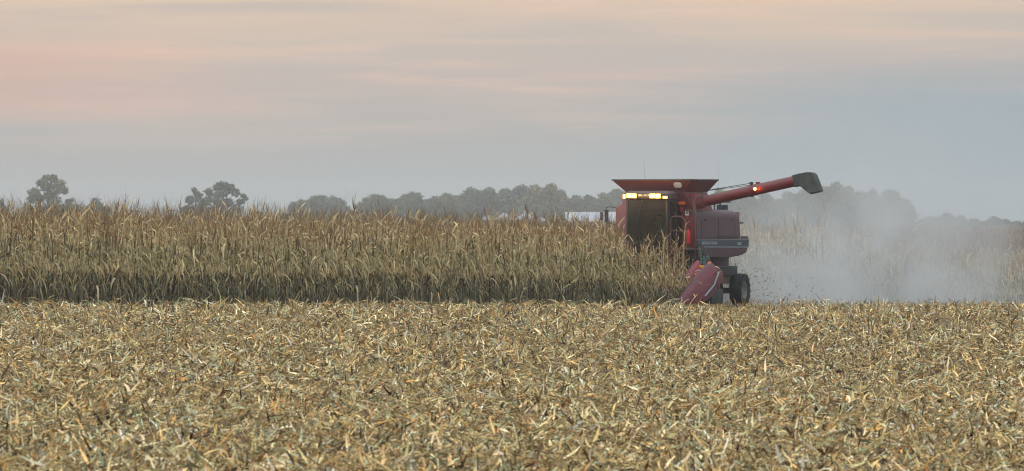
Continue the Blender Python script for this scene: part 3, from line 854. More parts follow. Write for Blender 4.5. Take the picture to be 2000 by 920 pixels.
# grain tank and flared extensions
tk = MB().frustum((-1.1, .30, -1.3, 1.3), 3.28, (-1.0, .72, -1.12, 1.12), 3.95).build('grain_tank', m_red, comb, .02)
def wall4(inner, z0, outer, z1, th=.03):
    (a0, a1, c0, c1), (e0, e1, f0, f1) = inner, outer
    lo = [(a0, c0, z0), (a1, c0, z0), (a1, c1, z0), (a0, c1, z0)]; hi_ = [(e0, f0, z1), (e1, f0, z1), (e1, f1, z1), (e0, f1, z1)]
    lo2 = [(a0 + th, c0 + th, z0), (a1 - th, c0 + th, z0), (a1 - th, c1 - th, z0), (a0 + th, c1 - th, z0)]
    hi2 = [(e0 + th, f0 + th, z1), (e1 - th, f0 + th, z1), (e1 - th, f1 - th, z1), (e0 + th, f1 - th, z1)]
    m = MB(); return m.add(lo + hi_ + lo2 + hi2, [f for i in range(4) for j in [(i + 1) % 4] for f in ((i, j, 4 + j, 4 + i), (8 + j, 8 + i, 12 + i, 12 + j), (4 + i, 4 + j, 12 + j, 12 + i), (j, i, 8 + i, 8 + j))])
ext_ = wall4((-1.0, .72, -1.12, 1.12), 3.955, (-1.0, 1.0, -1.52, 1.55), 4.36).build('tank_extension', m_red, comb)
rim_ = MB()
for p, q in (((1.0, -1.52), (1.0, 1.55)), ((1.0, 1.55), (-1.0, 1.55)), ((-1.0, 1.55), (-1.0, -1.52)), ((-1.0, -1.52), (1.0, -1.52))):
    rim_.tube([(p[0], p[1], 4.37), (q[0], q[1], 4.37)], .028, 6)
rim_.build('rim', m_grey, ext_)
# white oval sign on the front flare
fl = MB()
n = Vector((-.28, 0, .405)).normalized()     # up the flare
c = Vector((.905, .98, 4.19)); cu, cv = Vector((0, 1, 0)), Vector((.28, 0, .405)).normalized(); nn = cv.cross(cu) if cv.cross(cu).x > 0 else cu.cross(cv)
ringp = []
for k in range(20):
    a = 2 * math.pi * k / 20
    sx = abs(math.cos(a)) ** .6 * math.copysign(1, math.cos(a)); sy = abs(math.sin(a)) ** .6 * math.copysign(1, math.sin(a))
    ringp.append(c + cu * sx * .15 + cv * sy * .10)
fl.loft([[tuple(p - nn * .005) for p in ringp], [tuple(p + nn * .03) for p in ringp]])
fl.build('oval_sign', m_white, ext_)
MB().tube([(.92, -.30, 3.99), (.93, -.30, 5.0)], .0025, 6).build('antenna', m_black, comb)
MB().tube([(-2.9, .55, 3.3), (-2.95, .55, 4.85)], .0025, 6).build('antenna', m_black, comb)

# cab
Zf, Zt = 1.78, 3.70
cf = MB()
for u, v in ((1.28, -.76), (1.28, .76), (.10, .78), (.10, -.78)):
    cf.box(u - .04, u + .04, v - .035, v + .035, Zf, Zt)
cf.box(.06, 1.32, -.82, .82, Zf - .14, Zf)
cf.box(.06, .10, -.74, .74, Zf, Zt - .4)
cf.box(.62, .67, .765, .80, Zf, Zt)
cf.build('cab_frame', m_black, comb, .01)
ro = MB(); 
ro.loft([[(u * 1.0, v, z) for u, v in ((-.08, -.84), (1.34, -.84), (1.42, -.6), (1.44, 0), (1.42, .6), (1.34, .84), (-.08, .84))] for z in (3.705, 3.72)] +
        [[(u, v, 3.90) for u, v in ((-.08, -.86), (1.36, -.86), (1.45, -.6), (1.47, 0), (1.45, .6), (1.36, .86), (-.08, .86))],
         [(u, v, 3.99) for u, v in ((-.02, -.74), (1.20, -.74), (1.28, -.5), (1.30, 0), (1.28, .5), (1.20, .74), (-.02, .74))]])
roof_o = ro.build('cab_roof', m_red_dusty, comb, .015)
ws = MB()
arc = [(1.30, -.72), (1.37, -.4), (1.395, 0), (1.37, .4), (1.30, .72)]
ws.loft([[(u, v, z) for u, v in arc] + [(u - .012, v, z) for u, v in reversed(arc)] for z in (Zf + .02, Zt - .02)])
ws.build('windshield', m_glass, comb, smooth=50)
MB().tube([(1.42, -.1, Zt - .04), (1.435, -.25, 3.2), (1.435, -.3, 2.75)], .012, 6).build('wiper', m_black, comb)
dr = MB()
for z0, z1 in ((Zf + .02, Zf + .07), (Zt - .09, Zt - .03)): dr.box(.69, 1.23, .785, .815, z0, z1)
dr.box(.69, .73, .785, .815, Zf + .02, Zt - .03); dr.box(1.19, 1.23, .785, .815, Zf + .02, Zt - .03)
dro = dr.build('door', m_black, comb)
MB().box(.735, 1.185, .795, .805, Zf + .075, Zt - .095).build('window', m_glass, dro)
MB().tube([(.78, .82, 2.5), (.78, .86, 2.5), (.78, .86, 2.68), (.78, .82, 2.68)], .012, 8).build('handle', m_chrome, dro)
MB().box(.15, .61, .775, .785, Zf + .02, Zt - .03).build('side_window', m_glass, comb)
MB().box(.15, 1.23, -.785, -.775, Zf + .02, Zt - .03).build('side_window', m_glass, comb)
# lamp bar on the front of the roof
lb = MB().box(1.455, 1.50, -.62, .58, 3.735, 3.90).build('lamp_bar', m_dark, comb, .01)
def lamp(u, v, z, w, h, name='work_lamp', mat=None, energy=10.0, rot=0.0, colr=(1, .50, .10)):
    hs = MB().box(u - .05, u, v - w / 2 - .015, v + w / 2 + .015, z - h / 2 - .015, z + h / 2 + .015).build(name, m_black, comb, .008)
    MB().box(u + .001, u + .014, v - w / 2, v + w / 2, z - h / 2, z + h / 2).build('lens', mat or m_lamp, hs, .006)
    MB().lathe([(.01, -.004), (1, 0), (.9, .008), (.01, .012)], (0, 0, 0), 'x', 20).build('hot_spot', m_hot, hs, smooth=60).matrix_local = Matrix.Translation((u + .018, v, z)) @ Matrix.Diagonal((1, w * .30, h * .30, 1))
    if energy:
        ld = bpy.data.lights.new('lamp_light', 'POINT'); ld.energy = energy; ld.color = colr; ld.shadow_soft_size = .05
        lo = bpy.data.objects.new('lamp_light', ld); lo.location = (u + .16, v, z - .02); link(lo, comb)
        sl = bpy.data.lights.new('lamp_beam', 'SPOT'); sl.energy = energy * 1.2; sl.color = (1, .62, .22); sl.spot_size = R(130); sl.spot_blend = .6; sl.shadow_soft_size = .05
        so = bpy.data.objects.new('lamp_beam', sl); so.location = (u + .08, v, z); so.rotation_euler = (0, R(-80), 0); link(so, comb)
for v, z, w in ((-.555, 3.825, .19), (-.355, 3.82, .17), (.345, 3.815, .21), (.565, 3.81, .20)):
    lamp(1.555, v, z, w, .15)
lamp(1.44, .77, 3.765, .19, .085, 'corner_lamp', m_lamp, .8)
lamp(1.42, -.82, 3.80, .09, .15, 'corner_lamp', m_amb, .8)
text('AXIAL-FLOW', 'lettering', .105, m_white, lb, (1.503, -.03, 3.835), (0, 1, 0), (0, 0, 1))
# interior
seat = MB().box(.2, .62, -.26, .26, 2.12, 2.26).box(.14, .26, -.26, .26, 2.2, 2.95).box(.28, .54, -.2, .2, 1.79, 2.12)
seat.build('seat', m_seat, comb, .04)
sw = MB()
cc = Vector((.93, 0, 2.56)); aa, bb2 = Vector((0, 1, 0)), Vector((.42, 0, .9)).normalized()
ringc = [cc + aa * .19 * math.cos(k * math.pi / 10) + bb2 * .19 * math.sin(k * math.pi / 10) for k in range(21)]
sw.tube([tuple(p) for p in ringc], .015, 8)
sw.tube([tuple(cc - aa * .18), tuple(cc), tuple(cc + aa * .18)], .012, 6); sw.tube([tuple(cc), (1.12, 0, 1.78)], .03, 8)
sw.build('steering_wheel', m_black, comb)
con = MB().box(.35, .8, -.62, -.36, 1.79, 2.45).build('console', m_dark, comb, .03)
# platform, rail, ladder, extinguisher
pf = MB().box(.34, 1.24, .84, 1.5, 1.98, 2.05).box(.34, .40, .84, 1.48, 1.70, 1.98)
pf.build('platform', m_rail, comb, .008)
rl = MB()
def rail_loop(u, v0, v1, z0, z1):
    rl.tube([(u, v0, z0), (u, v0, z1 - .12), (u, v0 + .04, z1 - .03), (u, v0 + .12, z1), (u, v1 - .2, z1), (u, v1 - .06, z1 - .1), (u, v1, z1 - .25), (u, v1, z0)], .02, 8)
rail_loop(1.2, .86, 1.45, 2.05, 3.12)
rl.tube([(1.2, .86, 2.62), (1.2, 1.45, 2.62)], .014, 8)
rl.tube([(.46, 1.42, 2.05), (.46, 1.42, 3.2), (.42, 1.40, 3.3), (.33, 1.36, 3.34)], .015, 8); rl.tube([(.46, 1.42, 3.08), (.33, 1.36, 3.08)], .014, 8)
rl.build('handrail', m_rail, comb, smooth=50)
ex_ = MB().lathe([(.03, 0), (.065, .01), (.07, .05), (.07, .36), (.05, .42), (.025, .45), (.025, .5)], (.72, 1.28, 2.2), 'z', 16)
ex_.build('fire_extinguisher', m_ext, comb, smooth=40)
MB().tube([(.72, 1.28, 2.7), (.74, 1.36, 2.75), (.74, 1.44, 2.68), (.73, 1.43, 2.5)], .014, 8).build('hose', m_black, comb)
ld_ = MB()
for v in (.9, 1.3): ld_.tube([(1.22, v, 2.0), (1.36, v, .9)], .02, 8)
for q in range(4): ld_.box(1.22 + .03 * q, 1.34 + .03 * q, .9, 1.3, 1.85 - .28 * q, 1.88 - .28 * q)
ld_.build('ladder', m_rail, comb)
# mirror
mr = MB().tube([(.95, -1.40, 3.42), (1.2, -1.46, 3.45), (1.28, -1.58, 3.43), (1.3, -1.60, 3.3)], .015, 8).tube([(.95, -1.42, 2.85), (1.2, -1.5, 2.88), (1.3, -1.60, 2.95)], .015, 8).build('mirror_arm', m_black, comb, smooth=50)
MB().box(1.27, 1.33, -1.64, -1.50, 2.93, 3.34).build('mirror', m_black, mr, .02)
MB().box(1.335, 1.39, -1.78, -1.66, 2.98, 3.28).build('mirror', m_red_dusty, mr, .02)

# unloading auger
A0, A1 = Vector((.12, 1.22, 3.56)), Vector((-.58, 4.90, 4.36))
ad = (A1 - A0).normalized()
au = MB().tube([tuple(A0), tuple(A1)], .185, 28)
au_o = au.build('unloading_auger', m_red, comb, smooth=50)
def band(t0, t1, r, mat, name):
    MB().tube([tuple(A0 + ad * t0), tuple(A0 + ad * t1)], r, 28).build(name, mat, au_o, smooth=50)
band(2.02, 2.10, .215, m_red, 'clamp_band'); band(2.20, 2.24, .20, m_red, 'clamp_band')
band(0.0, .35, .23, m_red, 'elbow')
pc = A0 + ad * 2.06
MB().box(pc.x - .05, pc.x + .05, pc.y - .05, pc.y + .05, pc.z + .18, pc.z + .30).build('cable_bracket', m_dark, au_o, .01)
pc2 = A0 + ad * 2.3
MB().box(pc2.x - .05, pc2.x + .05, pc2.y - .06, pc2.y + .06, pc2.z + .17, pc2.z + .25).build('lug', m_red, au_o)
MB().tube([(-.6, 1.1, 3.98), tuple(pc + Vector((0, 0, .26)))], .012, 6).build('stay_rod', m_black, comb)
MB().tube([(-.7, .9, 3.96), tuple(pc + Vector((0, 0, .20)))], .010, 6).build('stay_rod', m_black, comb)
# amber lamp on the auger's front
pl_ = A0 + ad * 2.27 + Vector((.20, .02, .02))
lampb = MB().lathe([(.05, -.05), (.062, -.02), (.062, .01)], tuple(pl_), 'x', 16).build('auger_lamp', m_black, au_o)
MB().lathe([(.055, .011), (.05, .03), (.02, .045)], tuple(pl_), 'x', 16).build('lens', lamp_mat('lit yellow lamp', (1, .62, .10, 1), 8.0), lampb, smooth=60)
ld = bpy.data.lights.new('lamp_light', 'POINT'); ld.energy = 2.0; ld.color = (1, .16, .02); ld.shadow_soft_size = .03
lo = bpy.data.objects.new('lamp_light', ld); lo.location = tuple(pl_ + Vector((.06, .12, .0))); link(lo, comb)
ld = bpy.data.lights.new('lamp_light', 'POINT'); ld.energy = 2.6; ld.color = (1, .16, .03); ld.shadow_soft_size = .04
lo = bpy.data.objects.new('lamp_light', ld); lo.location = (.62, .90, 3.86); link(lo, comb)
# spout: hood over the end, chute turned down
side = ad.cross(Vector((0, 0, 1))).normalized()
upv = side.cross(ad).normalized()
poly = [(-.24, .205), (0, .215), (.38, .20), (.56, .15), (.65, .06), (.70, -.20), (.75, -.54), (.27, -.51), (.10, -.34), (-.03, -.205), (-.24, -.205)]
sp = MB()
rings = []
for w_, k_ in ((-.225, .86), (-.20, .97), (-.12, 1), (.12, 1), (.20, .97), (.225, .86)):
    rings.append([tuple(A1 + ad * .88 * (.24 + (a_ - .24) * (1 if b_ < -.45 else .5 + .5 * k_)) + upv * (b_ if b_ < -.45 else b_ * k_) + side * w_) for a_, b_ in poly])
sp.loft(rings)
spo = sp.build('spout', m_spout, comb, smooth=35)
mo = MB()
mo.loft([[tuple(A1 + ad * .88 * a_ + upv * b_ + side * w_) for a_, w_ in ((.30, -.17), (.72, -.17), (.72, .17), (.30, .17))] for b_ in (-.50, -.53)])
for vtx in range(len(mo.v)): pass
mo.build('mouth', m_black, spo).location = tuple(upv * -.025)

# engine deck gear at the rear
dk = MB().box(-2.7, -1.2, -1.0, .98, 3.285, 3.36).build('engine_deck', m_dark, comb, .02)
MB().tube([(-3.0, .35, 3.30), (-3.0, .35, 3.52), (-2.98, .42, 3.6), (-2.95, .55, 3.62), (-2.9, 1.05, 3.62)], .02, 8).build('rear_rail', m_black, comb, smooth=50)
MB().box(-3.05, -2.8, .55, .85, 3.34, 3.52).tube([(-2.95, .6, 3.5), (-2.95, .6, 3.76)], .03, 8).build('exhaust', m_dark, comb)
MB().tube([(-.9, 1.0, 3.3), (-.9, 1.0, 3.62)], .02, 8).build('post', m_black, comb)
MB().tube([(-3.0, .95, 2.9), (-3.9, 1.0, 2.9)], .025, 8).build('hitch_rod', m_black, comb)
# rear hood, chopper and undercarriage
MB().box(-3.05, -1.75, -.88, .90, 1.36, 1.80).build('rear_housing', m_red_dusty, comb, .03)
ch = MB().box(-3.1, -1.5, -1.05, 1.2, 1.08, 1.36).build('chopper', m_dark, comb, .02)
MB().box(-3.1, -1.5, -1.05, 1.2, 1.365, 1.42).build('chopper_lid', m_grey, ch, .01)
MB().box(-3.0, -1.35, -.9, 1.08, .80, 1.075).build('sieve_box', m_tan, comb, .02)
MB().box(-2.7, .6, -.8, .85, .62, 1.10).build('undercarriage', m_black, comb, .02)
MB().box(-3.27, -3.07, -1.3, 1.3, .46, .66).build('rear_axle', m_tan, comb, .02)
MB().box(-.2, .2, -1.2, 1.2, .7, 1.0).build('front_axle', m_black, comb, .02)
def wheel(u, v, rad, w, rim, lugs, steer=0.0):
    """tyre with bar lugs on a dished rim; v is the wheel's middle"""
    root = MB(); h = w / 2
    root.lathe([(rim, -h * .8), (rad * .80, -h), (rad * .93, -h * .92), (rad * .965, -h * .6), (rad * .97, h * .6), (rad * .93, h * .92), (rad * .80, h), (rim, h * .8), (rim, -h * .8)], (u, v, rad), 'y', 44, False)
    for k in range(lugs):
        for s_ in (-1, 1):
            a = 2 * math.pi * (k + (.25 if s_ > 0 else -.25)) / lugs
            def P(ang, r, y): return (u + r * math.cos(ang), v + y, rad + r * math.sin(ang))
            da = .42 * 2 * math.pi / lugs; sk = .55 * 2 * math.pi / lugs * 1.4
            y0, y1 = (0.02 * s_, s_ * h * .98)
            lo, hi_ = rad * .955, rad * 1.0
            root.hexa([P(a, lo, y0), P(a + da, lo, y0), P(a + da + sk, lo * .985, y1), P(a + sk, lo * .985, y1), P(a, hi_, y0), P(a + da, hi_, y0), P(a + da + sk, hi_ * .97, y1), P(a + sk, hi_ * .97, y1)])
    tyre = root.build('tyre', m_rub, None, smooth=30)
    rm = MB().lathe([(.08, -h * .5), (rim * .6, -h * .5), (rim * .95, -h * .78), (rim * 1.02, -h * .80), (rim * 1.02, h * .80), (rim * .95, h * .78), (rim * .62, h * .30), (.10, h * .30), (.09, h * .45), (.03, h * .45)], (u, v, rad), 'y', 32)
    wroot = tyre
    wroot.name = 'wheel'
    wroot.parent = comb
    rr = rm.build('rim', m_rim, wroot, smooth=35)
    hb_ = MB()
    for k in range(6):
        a = k * math.pi / 3; hb_.tube([(u + .14 * math.cos(a), v + h * .3, rad + .14 * math.sin(a)), (u + .14 * math.cos(a), v + h * .36, rad + .14 * math.sin(a))], .018, 6)
    hb_.build('wheel_bolts', m_dark, wroot)
    M = Matrix.Translation((u, v, 0)) @ Matrix.Rotation(R(steer), 4, 'Z') @ Matrix.Translation((-u, -v, 0))
    for o in [wroot] + list(wroot.children): o.data.transform(M)
wheel(-3.17, 1.25, .58, .44, .31, 16, 9); wheel(-3.17, -1.25, .58, .44, .31, 16, 9)
wheel(0, 1.25, .84, .62, .42, 20); wheel(0, -1.25, .84, .62, .42, 20)
# feeder house
fh = MB().hexa([(.2, -.55, 1.15), (1.15, -.55, .45), (1.15, .55, .45), (.2, .55, 1.15), (.2, -.55, 1.78), (1.15, -.55, 1.1), (1.15, .55, 1.1), (.2, .55, 1.78)])
fh.build('feeder_house', m_red, comb, .02)

# corn head
hd = MB().box(1.02, 1.14, -2.66, 2.66, .34, 1.26).box(1.14, 1.75, -2.62, 2.62, .34, .42).build('corn_head', m_red, comb, .015)
sa = MB().tube([(1.42, -2.55, .72), (1.42, 2.55, .72)], .12, 14)
for s_ in (-1, 1):
    pts = [(1.42 + .26 * math.cos(k * .55), s_ * (2.5 - k * .075), .72 + .26 * math.sin(k * .55) * 1.0) for k in range(28)]
    sa.tube(pts, .018, 5)
sa.build('cross_auger', m_grey, hd, smooth=40)
def snout(v, tipu, tipz, backu, backz, w, mat, name):
    """hooded divider: pointed nose, ridged back"""
    rings = []
    for t in (0, .08, .25, .5, .75, 1.0):
        u = tipu + (backu - tipu) * t; top = tipz + (backz - tipz) * (t ** .92) + .03
        ww = w * (.10 + .90 * min(1, t * 1.7) ** .8) / 2; bot = max(.12, tipz - .04 + (backz - .55 - tipz) * max(0, t - .1))
        rings.append([(u, v - ww, bot), (u, v - ww, bot + (top - bot) * .55), (u, v - ww * .45, bot + (top - bot) * .9), (u, v, top), (u, v + ww * .45, bot + (top - bot) * .9), (u, v + ww, bot + (top - bot) * .55), (u, v + ww, bot)])
    return MB().loft(rings).build(name, mat, hd, smooth=25)
for k in range(6):
    s_ = snout(1.9 - .76 * k, 3.35, .22, 1.22, 1.62 if k == 0 else 1.38, .40 if k == 0 else .34, m_snout, 'snout')
    MB().loft([[(3.50, 1.9 - .76 * k, .15)] * 4, [(3.30, 1.9 - .76 * k + dy_, z) for dy_, z in ((-.03, .15), (-.03, .27), (.03, .27), (.03, .15))]]).build('snout_tip', m_grey, s_)
for k in range(7):
    v = 2.28 - .76 * k
    gc = MB()
    for s_ in (-1, 1):
        gc.tube([(3.0, v + s_ * .09, .38), (1.5, v + s_ * .09, 1.02)], .022, 6)
        for q in range(9):
            t = q / 8; p = Vector((3.0, v + s_ * .09, .38)).lerp(Vector((1.5, v + s_ * .09, 1.02)), t)
            gc.box(p.x - .02, p.x + .02, min(p.y, p.y - s_ * .07), max(p.y, p.y - s_ * .07), p.z - .01, p.z + .05)
    gc.build('gathering_chain', m_chrome, hd)
    MB().hexa([(2.9, v - .2, .28), (2.9, v + .2, .28), (1.5, v + .2, .92), (1.5, v - .2, .92), (2.9, v - .2, .32), (2.9, v + .2, .32), (1.5, v + .2, .97), (1.5, v - .2, .97)]).build('row_deck', m_snout, hd)
def end_divider(s_):
    def y(a): return s_ * a
    # big sloping outer hood
    rings = []
    for t, hw_, top, bot, cen in ((0, .03, .30, .20, 2.58), (.10, .11, .46, .16, 2.60), (.30, .19, .78, .16, 2.62), (.55, .23, 1.15, .20, 2.64), (.80, .24, 1.46, .42, 2.66), (.93, .23, 1.55, .62, 2.67), (1.0, .18, 1.50, .80, 2.67)):
        u = 3.95 + (1.55 - 3.95) * t
        hi2 = hw_ * (.9 - .35 * t)
        rings.append([(u, y(cen - hi2), bot), (u, y(cen - hi2), bot + (top - bot) * .6), (u, y(cen - hi2 * .6), top - .02), (u, y(cen + hw_ * .1), top), (u, y(cen + hw_ * .75), top - (top - bot) * .22), (u, y(cen + hw_), bot + (top - bot) * .45), (u, y(cen + hw_), bot)])
    d = MB().loft(rings).build('end_divider', m_head, hd, .012, 2, 30)
    MB().loft([[(4.10, y(2.57), .14)] * 4, [(3.88, y(2.57) + a, z) for a, z in ((-.05, .16), (-.05, .33), (.05, .33), (.05, .16))]]).build('divider_tip', m_grey, d)
    MB().tube([(3.3, y(2.70), .56), (2.6, y(2.80), .86), (1.95, y(2.85), 1.18), (1.5, y(2.86), 1.36)], .022, 6).build('pressed_rib', m_snout, d, smooth=50)
    MB().tube([(3.75, y(2.60), .36), (3.2, y(2.57), .62), (2.5, y(2.56), 1.02), (1.8, y(2.60), 1.40)], .026, 6).build('edge_bead', m_snout, d, smooth=50)
    # rear gusset panel with a pale seam, and the frame end below it
    MB().hexa([(1.2, y(2.72), .90), (2.05, y(2.72), .66), (2.05, y(2.90), .66), (1.2, y(2.90), .90), (1.28, y(2.72), 1.28), (1.62, y(2.72), 1.18), (1.62, y(2.90), 1.18), (1.28, y(2.90), 1.28)]).build('gusset', m_head, d, .015)
    MB().tube([(1.62, y(2.915), 1.22), (1.95, y(2.92), .80), (2.6, y(2.9), .42)], .035, 8).build('seam_tube', m_pin, d, smooth=50)
    MB().box(1.16, 2.0, min(y(2.50), y(2.86)), max(y(2.50), y(2.86)), .16, .66).build('frame_end', m_dark, d, .03)
end_divider(1); end_divider(-1)
# hydraulic couplers and hoses between body and header
cp = MB(); 
for k in range(5):
    z = 1.98 - .11 * k; cp.lathe([(.035, 0), (.05, .01), (.05, .06), (.03, .075)], (.95, 1.86 + .012 * k, z - .05), 'z', 12)
hyd = cp.build('hydraulic_coupler', m_green, comb, smooth=40)
for k in range(5):
    z = 1.98 - .11 * k
    MB().lathe([(.03, .076), (.052, .082), (.052, .092), (.03, .1)], (.95, 1.86 + .012 * k, z - .05), 'z', 12).build('collar', m_chrome, hyd)
hs = MB()
hs.tube([(.3, 1.3, 1.95), (.7, 1.6, 2.1), (.95, 1.86, 2.12), (.98, 2.0, 1.95), (1.0, 2.15, 1.6), (1.05, 2.25, 1.25)], .028, 8)
hs.tube([(.3, 1.2, 1.8), (.8, 1.55, 1.98), (1.0, 1.72, 1.9), (1.1, 1.7, 1.3)], .024, 8)
hs.tube([(.3, 1.35, 2.05), (.72, 1.75, 2.16), (.9, 2.02, 2.0), (1.05, 2.4, 1.35)], .024, 8)
hs.tube([(.3, 1.0, 1.7), (.6, 1.2, 1.9), (.95, 1.45, 1.85), (1.1, 1.5, 1.28)], .026, 8)
hs.build('hydraulic_hose', m_black, comb, smooth=50)
MB().box(.82, 1.0, 1.98, 2.18, 1.28, 1.78).build('valve_block', flat_mat('blue grey valve', srgb(70, 92, 104)[:3], .6), comb, .03)
MB().lathe([(.03, 0), (.075, .02), (.085, .08), (.06, .14), (.02, .16)], (1.1, 2.30, 1.42), 'z', 14).build('orange_flasher', m_org, comb, smooth=50)
MB().box(1.2, 1.32, 2.0, 2.18, 1.36, 1.45).build('yellow_guard', m_yel, hd, .02)
MB().box(2.35, 2.5, 2.34, 2.44, .62, .70).build('yellow_guard', m_yel, hd, .02)

# ------------------------------------------------------------------ operator in the cab
def person():
    J = {'pel': (.42, 0, 2.34, .135), 'sp': (.38, 0, 2.55, .135), 'ch': (.36, 0, 2.76, .15), 'nk': (.38, 0, 2.93, .06), 'hd0': (.40, 0, 3.0, .075), 'hd1': (.415, 0, 3.09, .098), 'hd2': (.41, 0, 3.17, .085),
         'ns': (.52, 0, 3.075, .016)}
    E = [('pel', 'sp'), ('sp', 'ch'), ('ch', 'nk'), ('nk', 'hd0'), ('hd0', 'hd1'), ('hd1', 'hd2'), ('hd1', 'ns')]
    for s, n in ((1, 'l'), (-1, 'r')):
        J.update({'sh' + n: (.36, s * .20, 2.86, .075), 'el' + n: (.55, s * .30, 2.60, .05), 'wr' + n: (.80, s * .20, 2.60, .033), 'hn' + n: (.885, s * .185, 2.615, .034),
                  'hp' + n: (.46, s * .11, 2.33, .105), 'kn' + n: (.90, s * .16, 2.36, .072), 'an' + n: (1.02, s * .16, 1.90, .048), 'ft' + n: (1.18, s * .17, 1.83, .042)})
        E += [('ch', 'sh' + n), ('sh' + n, 'el' + n), ('el' + n, 'wr' + n), ('wr' + n, 'hn' + n), ('pel', 'hp' + n), ('hp' + n, 'kn' + n), ('kn' + n, 'an' + n), ('an' + n, 'ft' + n)]
        for f in range(4):
            a, b_ = 'fa%d' % f + n, 'fb%d' % f + n
            ln = (.045, .052, .048, .038)[f]; zf = 2.648 - f * .021
            J[a] = (.885 + ln, s * (.190), zf, .0095); J[b_] = (.885 + ln + .012, s * .158, zf - .004, .0085)
            E += [('hn' + n, a), (a, b_)]
        J['ta' + n] = (.90, s * .150, 2.64, .0105); J['tb' + n] = (.925, s * .140, 2.655, .009)
        E += [('hn' + n, 'ta' + n), ('ta' + n, 'tb' + n)]
    names = list(J); idx = {k: i for i, k in enumerate(names)}
    me = bpy.data.meshes.new('person')
    me.from_pydata([J[k][:3] for k in names], [(idx[a], idx[b_]) for a, b_ in E], [])
    o = bpy.data.objects.new('tmp_person', me); link(o)
    md = o.modifiers.new('s', 'SKIN')
    for i, k in enumerate(names):
        sv = me.skin_vertices[0].data[i]; sv.radius = (J[k][3], J[k][3]); sv.use_root = (k == 'pel')
    o.modifiers.new('d', 'SUBSURF').levels = 2
    o.modifiers['d'].render_levels = 2
    m2 = bpy.data.meshes.new_from_object(o.evaluated_get(bpy.context.evaluated_depsgraph_get()))
    bpy.data.objects.remove(o)
    m2.materials.clear()
    for m in (flat_mat('blue work shirt', srgb(70, 108, 140)[:3], .9), flat_mat('denim', srgb(44, 60, 86)[:3], .9), flat_mat('skin', (.45, .26, .19), .6), flat_mat('boot', (.04, .03, .025), .7)): m2.materials.append(m)
    for p in m2.polygons:
        c = p.center
        p.use_smooth = True
        p.material_index = 2 if (c.z > 2.945 or (c.x > .79 and c.z > 2.5)) else 3 if c.z < 1.93 else 1 if c.z < 2.44 and not (abs(c.y) > .24 and c.z > 2.43) else 0
    po = bpy.data.objects.new('person', m2); link(po)
    po.location = (CX, CY, CZ); po.rotation_euler = (0, 0, HEAD)
    tag(po, 'person in a blue shirt seated at the steering wheel inside the combine cab', 'person')
    cap_ = MB().lathe([(.103, 0), (.106, .03), (.09, .085), (.04, .115), (.005, .12)], (.41, 0, 3.13), 'z', 20).prism([(.47, .0), (.63, -.015), (.63, -.005), (.47, .012)], -.07, .07)
    cp_ = MB(); cp_.v = [(x, y, z + (3.14 if z < 1 else 0)) for x, y, z in cap_.v]; cp_.f = cap_.f
    cp_.build('cap', flat_mat('dark cap', (.03, .035, .04), .8), po, smooth=50)
    ey = MB()
    for s in (-1, 1): ey.lathe([(.004, -.006), (.011, 0), (.004, .006)], (.497, s * .035, 3.10), 'x', 8)
    ey.build('eyes', m_black, po)
    MB().box(.492, .502, -.025, .025, 3.022, 3.030).build('mouth', flat_mat('lips', (.3, .1, .09), .6), po)
    er = MB()
    for s in (-1, 1): er.lathe([(.01, -.012), (.03, 0), (.01, .012)], (.40, s * .098, 3.075), 'y', 10)
    er.build('ears', m2.materials[2], po)
person()

# ------------------------------------------------------------------ dust thrown up behind the combine, and flying chaff
def dust_mat(name, body_fn, colr):
    m, gg, b = new_mat(name)
    m.node_tree.nodes.remove(b)
    pv = gg.n('ShaderNodeVolumePrincipled')
    pv.inputs['Color'].default_value = colr
    pv.inputs['Anisotropy'].default_value = .1
    tcn = gg.n('ShaderNodeTexCoord').outputs['Object']
    sp_ = gg.n('ShaderNodeSeparateXYZ'); gg.l(tcn, sp_.inputs[0])
    gg.l(body_fn(gg, tcn, *sp_.outputs), pv.inputs['Density'])
    gg.l(pv.outputs[0], m.node_tree.nodes['Material Output'].inputs['Volume'])
    return m
def dens(gg, tcn, x, y, z):
    # x: metres ahead of the front axle (negative behind), y: left, z: height
    nz1 = gg.noise(tcn, .26, 4.0, .6, .9)
    nz2 = gg.noise(tcn, .75, 4.0, .6, .8)
    puff = gg.maprange(gg.math('ADD', gg.math('MULTIPLY', nz1, .65), gg.math('MULTIPLY', nz2, .35)), .41, .62, .0, 2.0, True)
    along = gg.math('MULTIPLY', gg.maprange(x, -2.8, -9.5, 0, 1, True), gg.maprange(x, -29, -17, 0, 1, True))
    rise = gg.maprange(x, -4, -20, .8, 2.3)
    hgt = gg.math('POWER', 2.718, gg.math('MULTIPLY', gg.math('DIVIDE', z, rise), -1.0))
    low = gg.math('MULTIPLY', hgt, .36)
    high = gg.math('MULTIPLY', gg.math('MULTIPLY', gg.maprange(z, 9.5, 1.5, 0, .036, True), gg.maprange(x, -3.6, -14, 0, 1, True)), gg.maprange(x, -36, -20, 0, 1, True))
    side_ = gg.math('MULTIPLY', gg.maprange(y, 4.4, 2.4, 0, 1, True), gg.maprange(y, -7.5, -3.5, 0, 1, True))
    d = gg.math('ADD', gg.math('MULTIPLY', low, along), high)
    return gg.math('MULTIPLY', gg.math('MULTIPLY', d, puff), side_)
dm = dust_mat('field dust', dens, (.775, .81, .82, 1))
dcl = MB().box(-48, -.5, -7.8, 4.6, .02, 10.0).build('dust_cloud', dm)
dcl.location = (CX, CY, CZ - .35); dcl.rotation_euler = (0, 0, HEAD)
tag(dcl, 'pale dust cloud billowing behind the combine', 'dust', kind='stuff')
n = 520
u = -3.4 - np.abs(rng.gamma(2.0, 1.5, n)); v = rng.normal(.4, 1.0, n); z = np.abs(rng.normal(0, .75, n)) + .1
k = rng.random(n) < np.exp(-np.maximum(0, -u - 4) * .16)
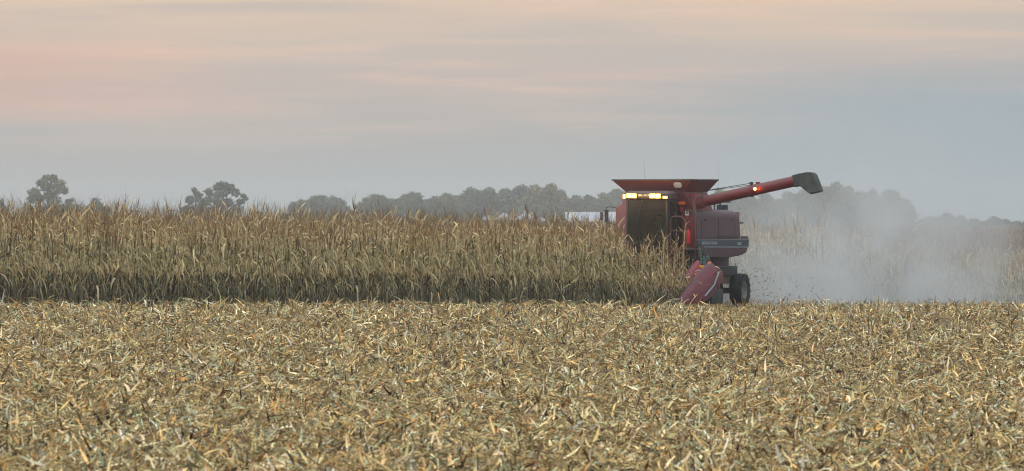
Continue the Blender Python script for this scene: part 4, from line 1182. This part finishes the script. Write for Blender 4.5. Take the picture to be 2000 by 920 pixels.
u, v, z = u[k], v[k], z[k]; n = len(u)
x, y = uv2w(u, v)
V, Q = ribbons(np.stack([x, y, ter(x, y) + z], 1), rng.uniform(0, 6.28, n), rng.normal(0, .6, n), rng.normal(0, .8, n), rng.uniform(.03, .22, n), rng.uniform(.012, .05, n), 0, rng.normal(0, 1.5, n), 2)
ch_ = link(bpy.data.objects.new('flying_chaff', np_mesh('flying_chaff', V, Q, np.repeat(pick(n, [(150, 112, 70), (180, 150, 100), (110, 84, 56)], [1, 1, 1]), 6, 0), m_res)))
tag(ch_, 'bits of brown leaf and husk flying out behind the rear wheel', 'chaff', kind='stuff')

# trash caught on the header
n = 240
k = rng.random(n)
u = 3.5 - 2.1 * k; v = np.where(rng.random(n) < .6, rng.uniform(2.05, 2.5, n), rng.uniform(1.4, 2.9, n)); z = .42 + .95 * k + rng.uniform(-.1, .1, n) - np.where(v < 2.5, .1, 0)
x, y = uv2w(u, v)
V, Q = ribbons(np.stack([x, y, z + CZ], 1), rng.uniform(0, 6.28, n), rng.normal(.1, .5, n), rng.normal(-.4, .8, n), rng.uniform(.12, .4, n), rng.uniform(.012, .045, n), rng.normal(0, 1, n), rng.normal(0, 1.5, n), 4)
tr_ = link(bpy.data.objects.new('header_trash', np_mesh('header_trash', V, Q, np.repeat(pick(n, RES_PAL, RES_W), 10, 0), m_res)))
tag(tr_, 'torn corn leaves caught among the snouts of the corn head', 'corn residue', kind='stuff')

# halo dust added about the cab to make a glow round the work lamps
dl, gg, b = new_mat('halo dust')
dl.node_tree.nodes.remove(b)
pv = gg.n('ShaderNodeVolumePrincipled')
pv.inputs['Color'].default_value = (.9, .9, .88, 1)
pv.inputs['Density'].default_value = .008
gg.l(pv.outputs[0], dl.node_tree.nodes['Material Output'].inputs['Volume'])
lbx = MB().lathe([(.2, -1.6), (1.4, -1.3), (2.2, -.5), (2.4, .1), (2.0, .9), (1.1, 1.4), (.2, 1.6)], (1.5, 0, 3.6), 'z', 24).build('dust', dl)
lbx.location = (CX, CY, CZ); lbx.rotation_euler = (0, 0, HEAD)
tag(lbx, 'halo dust added to make a glow around the lit cab lamps', 'dust', kind='stuff')
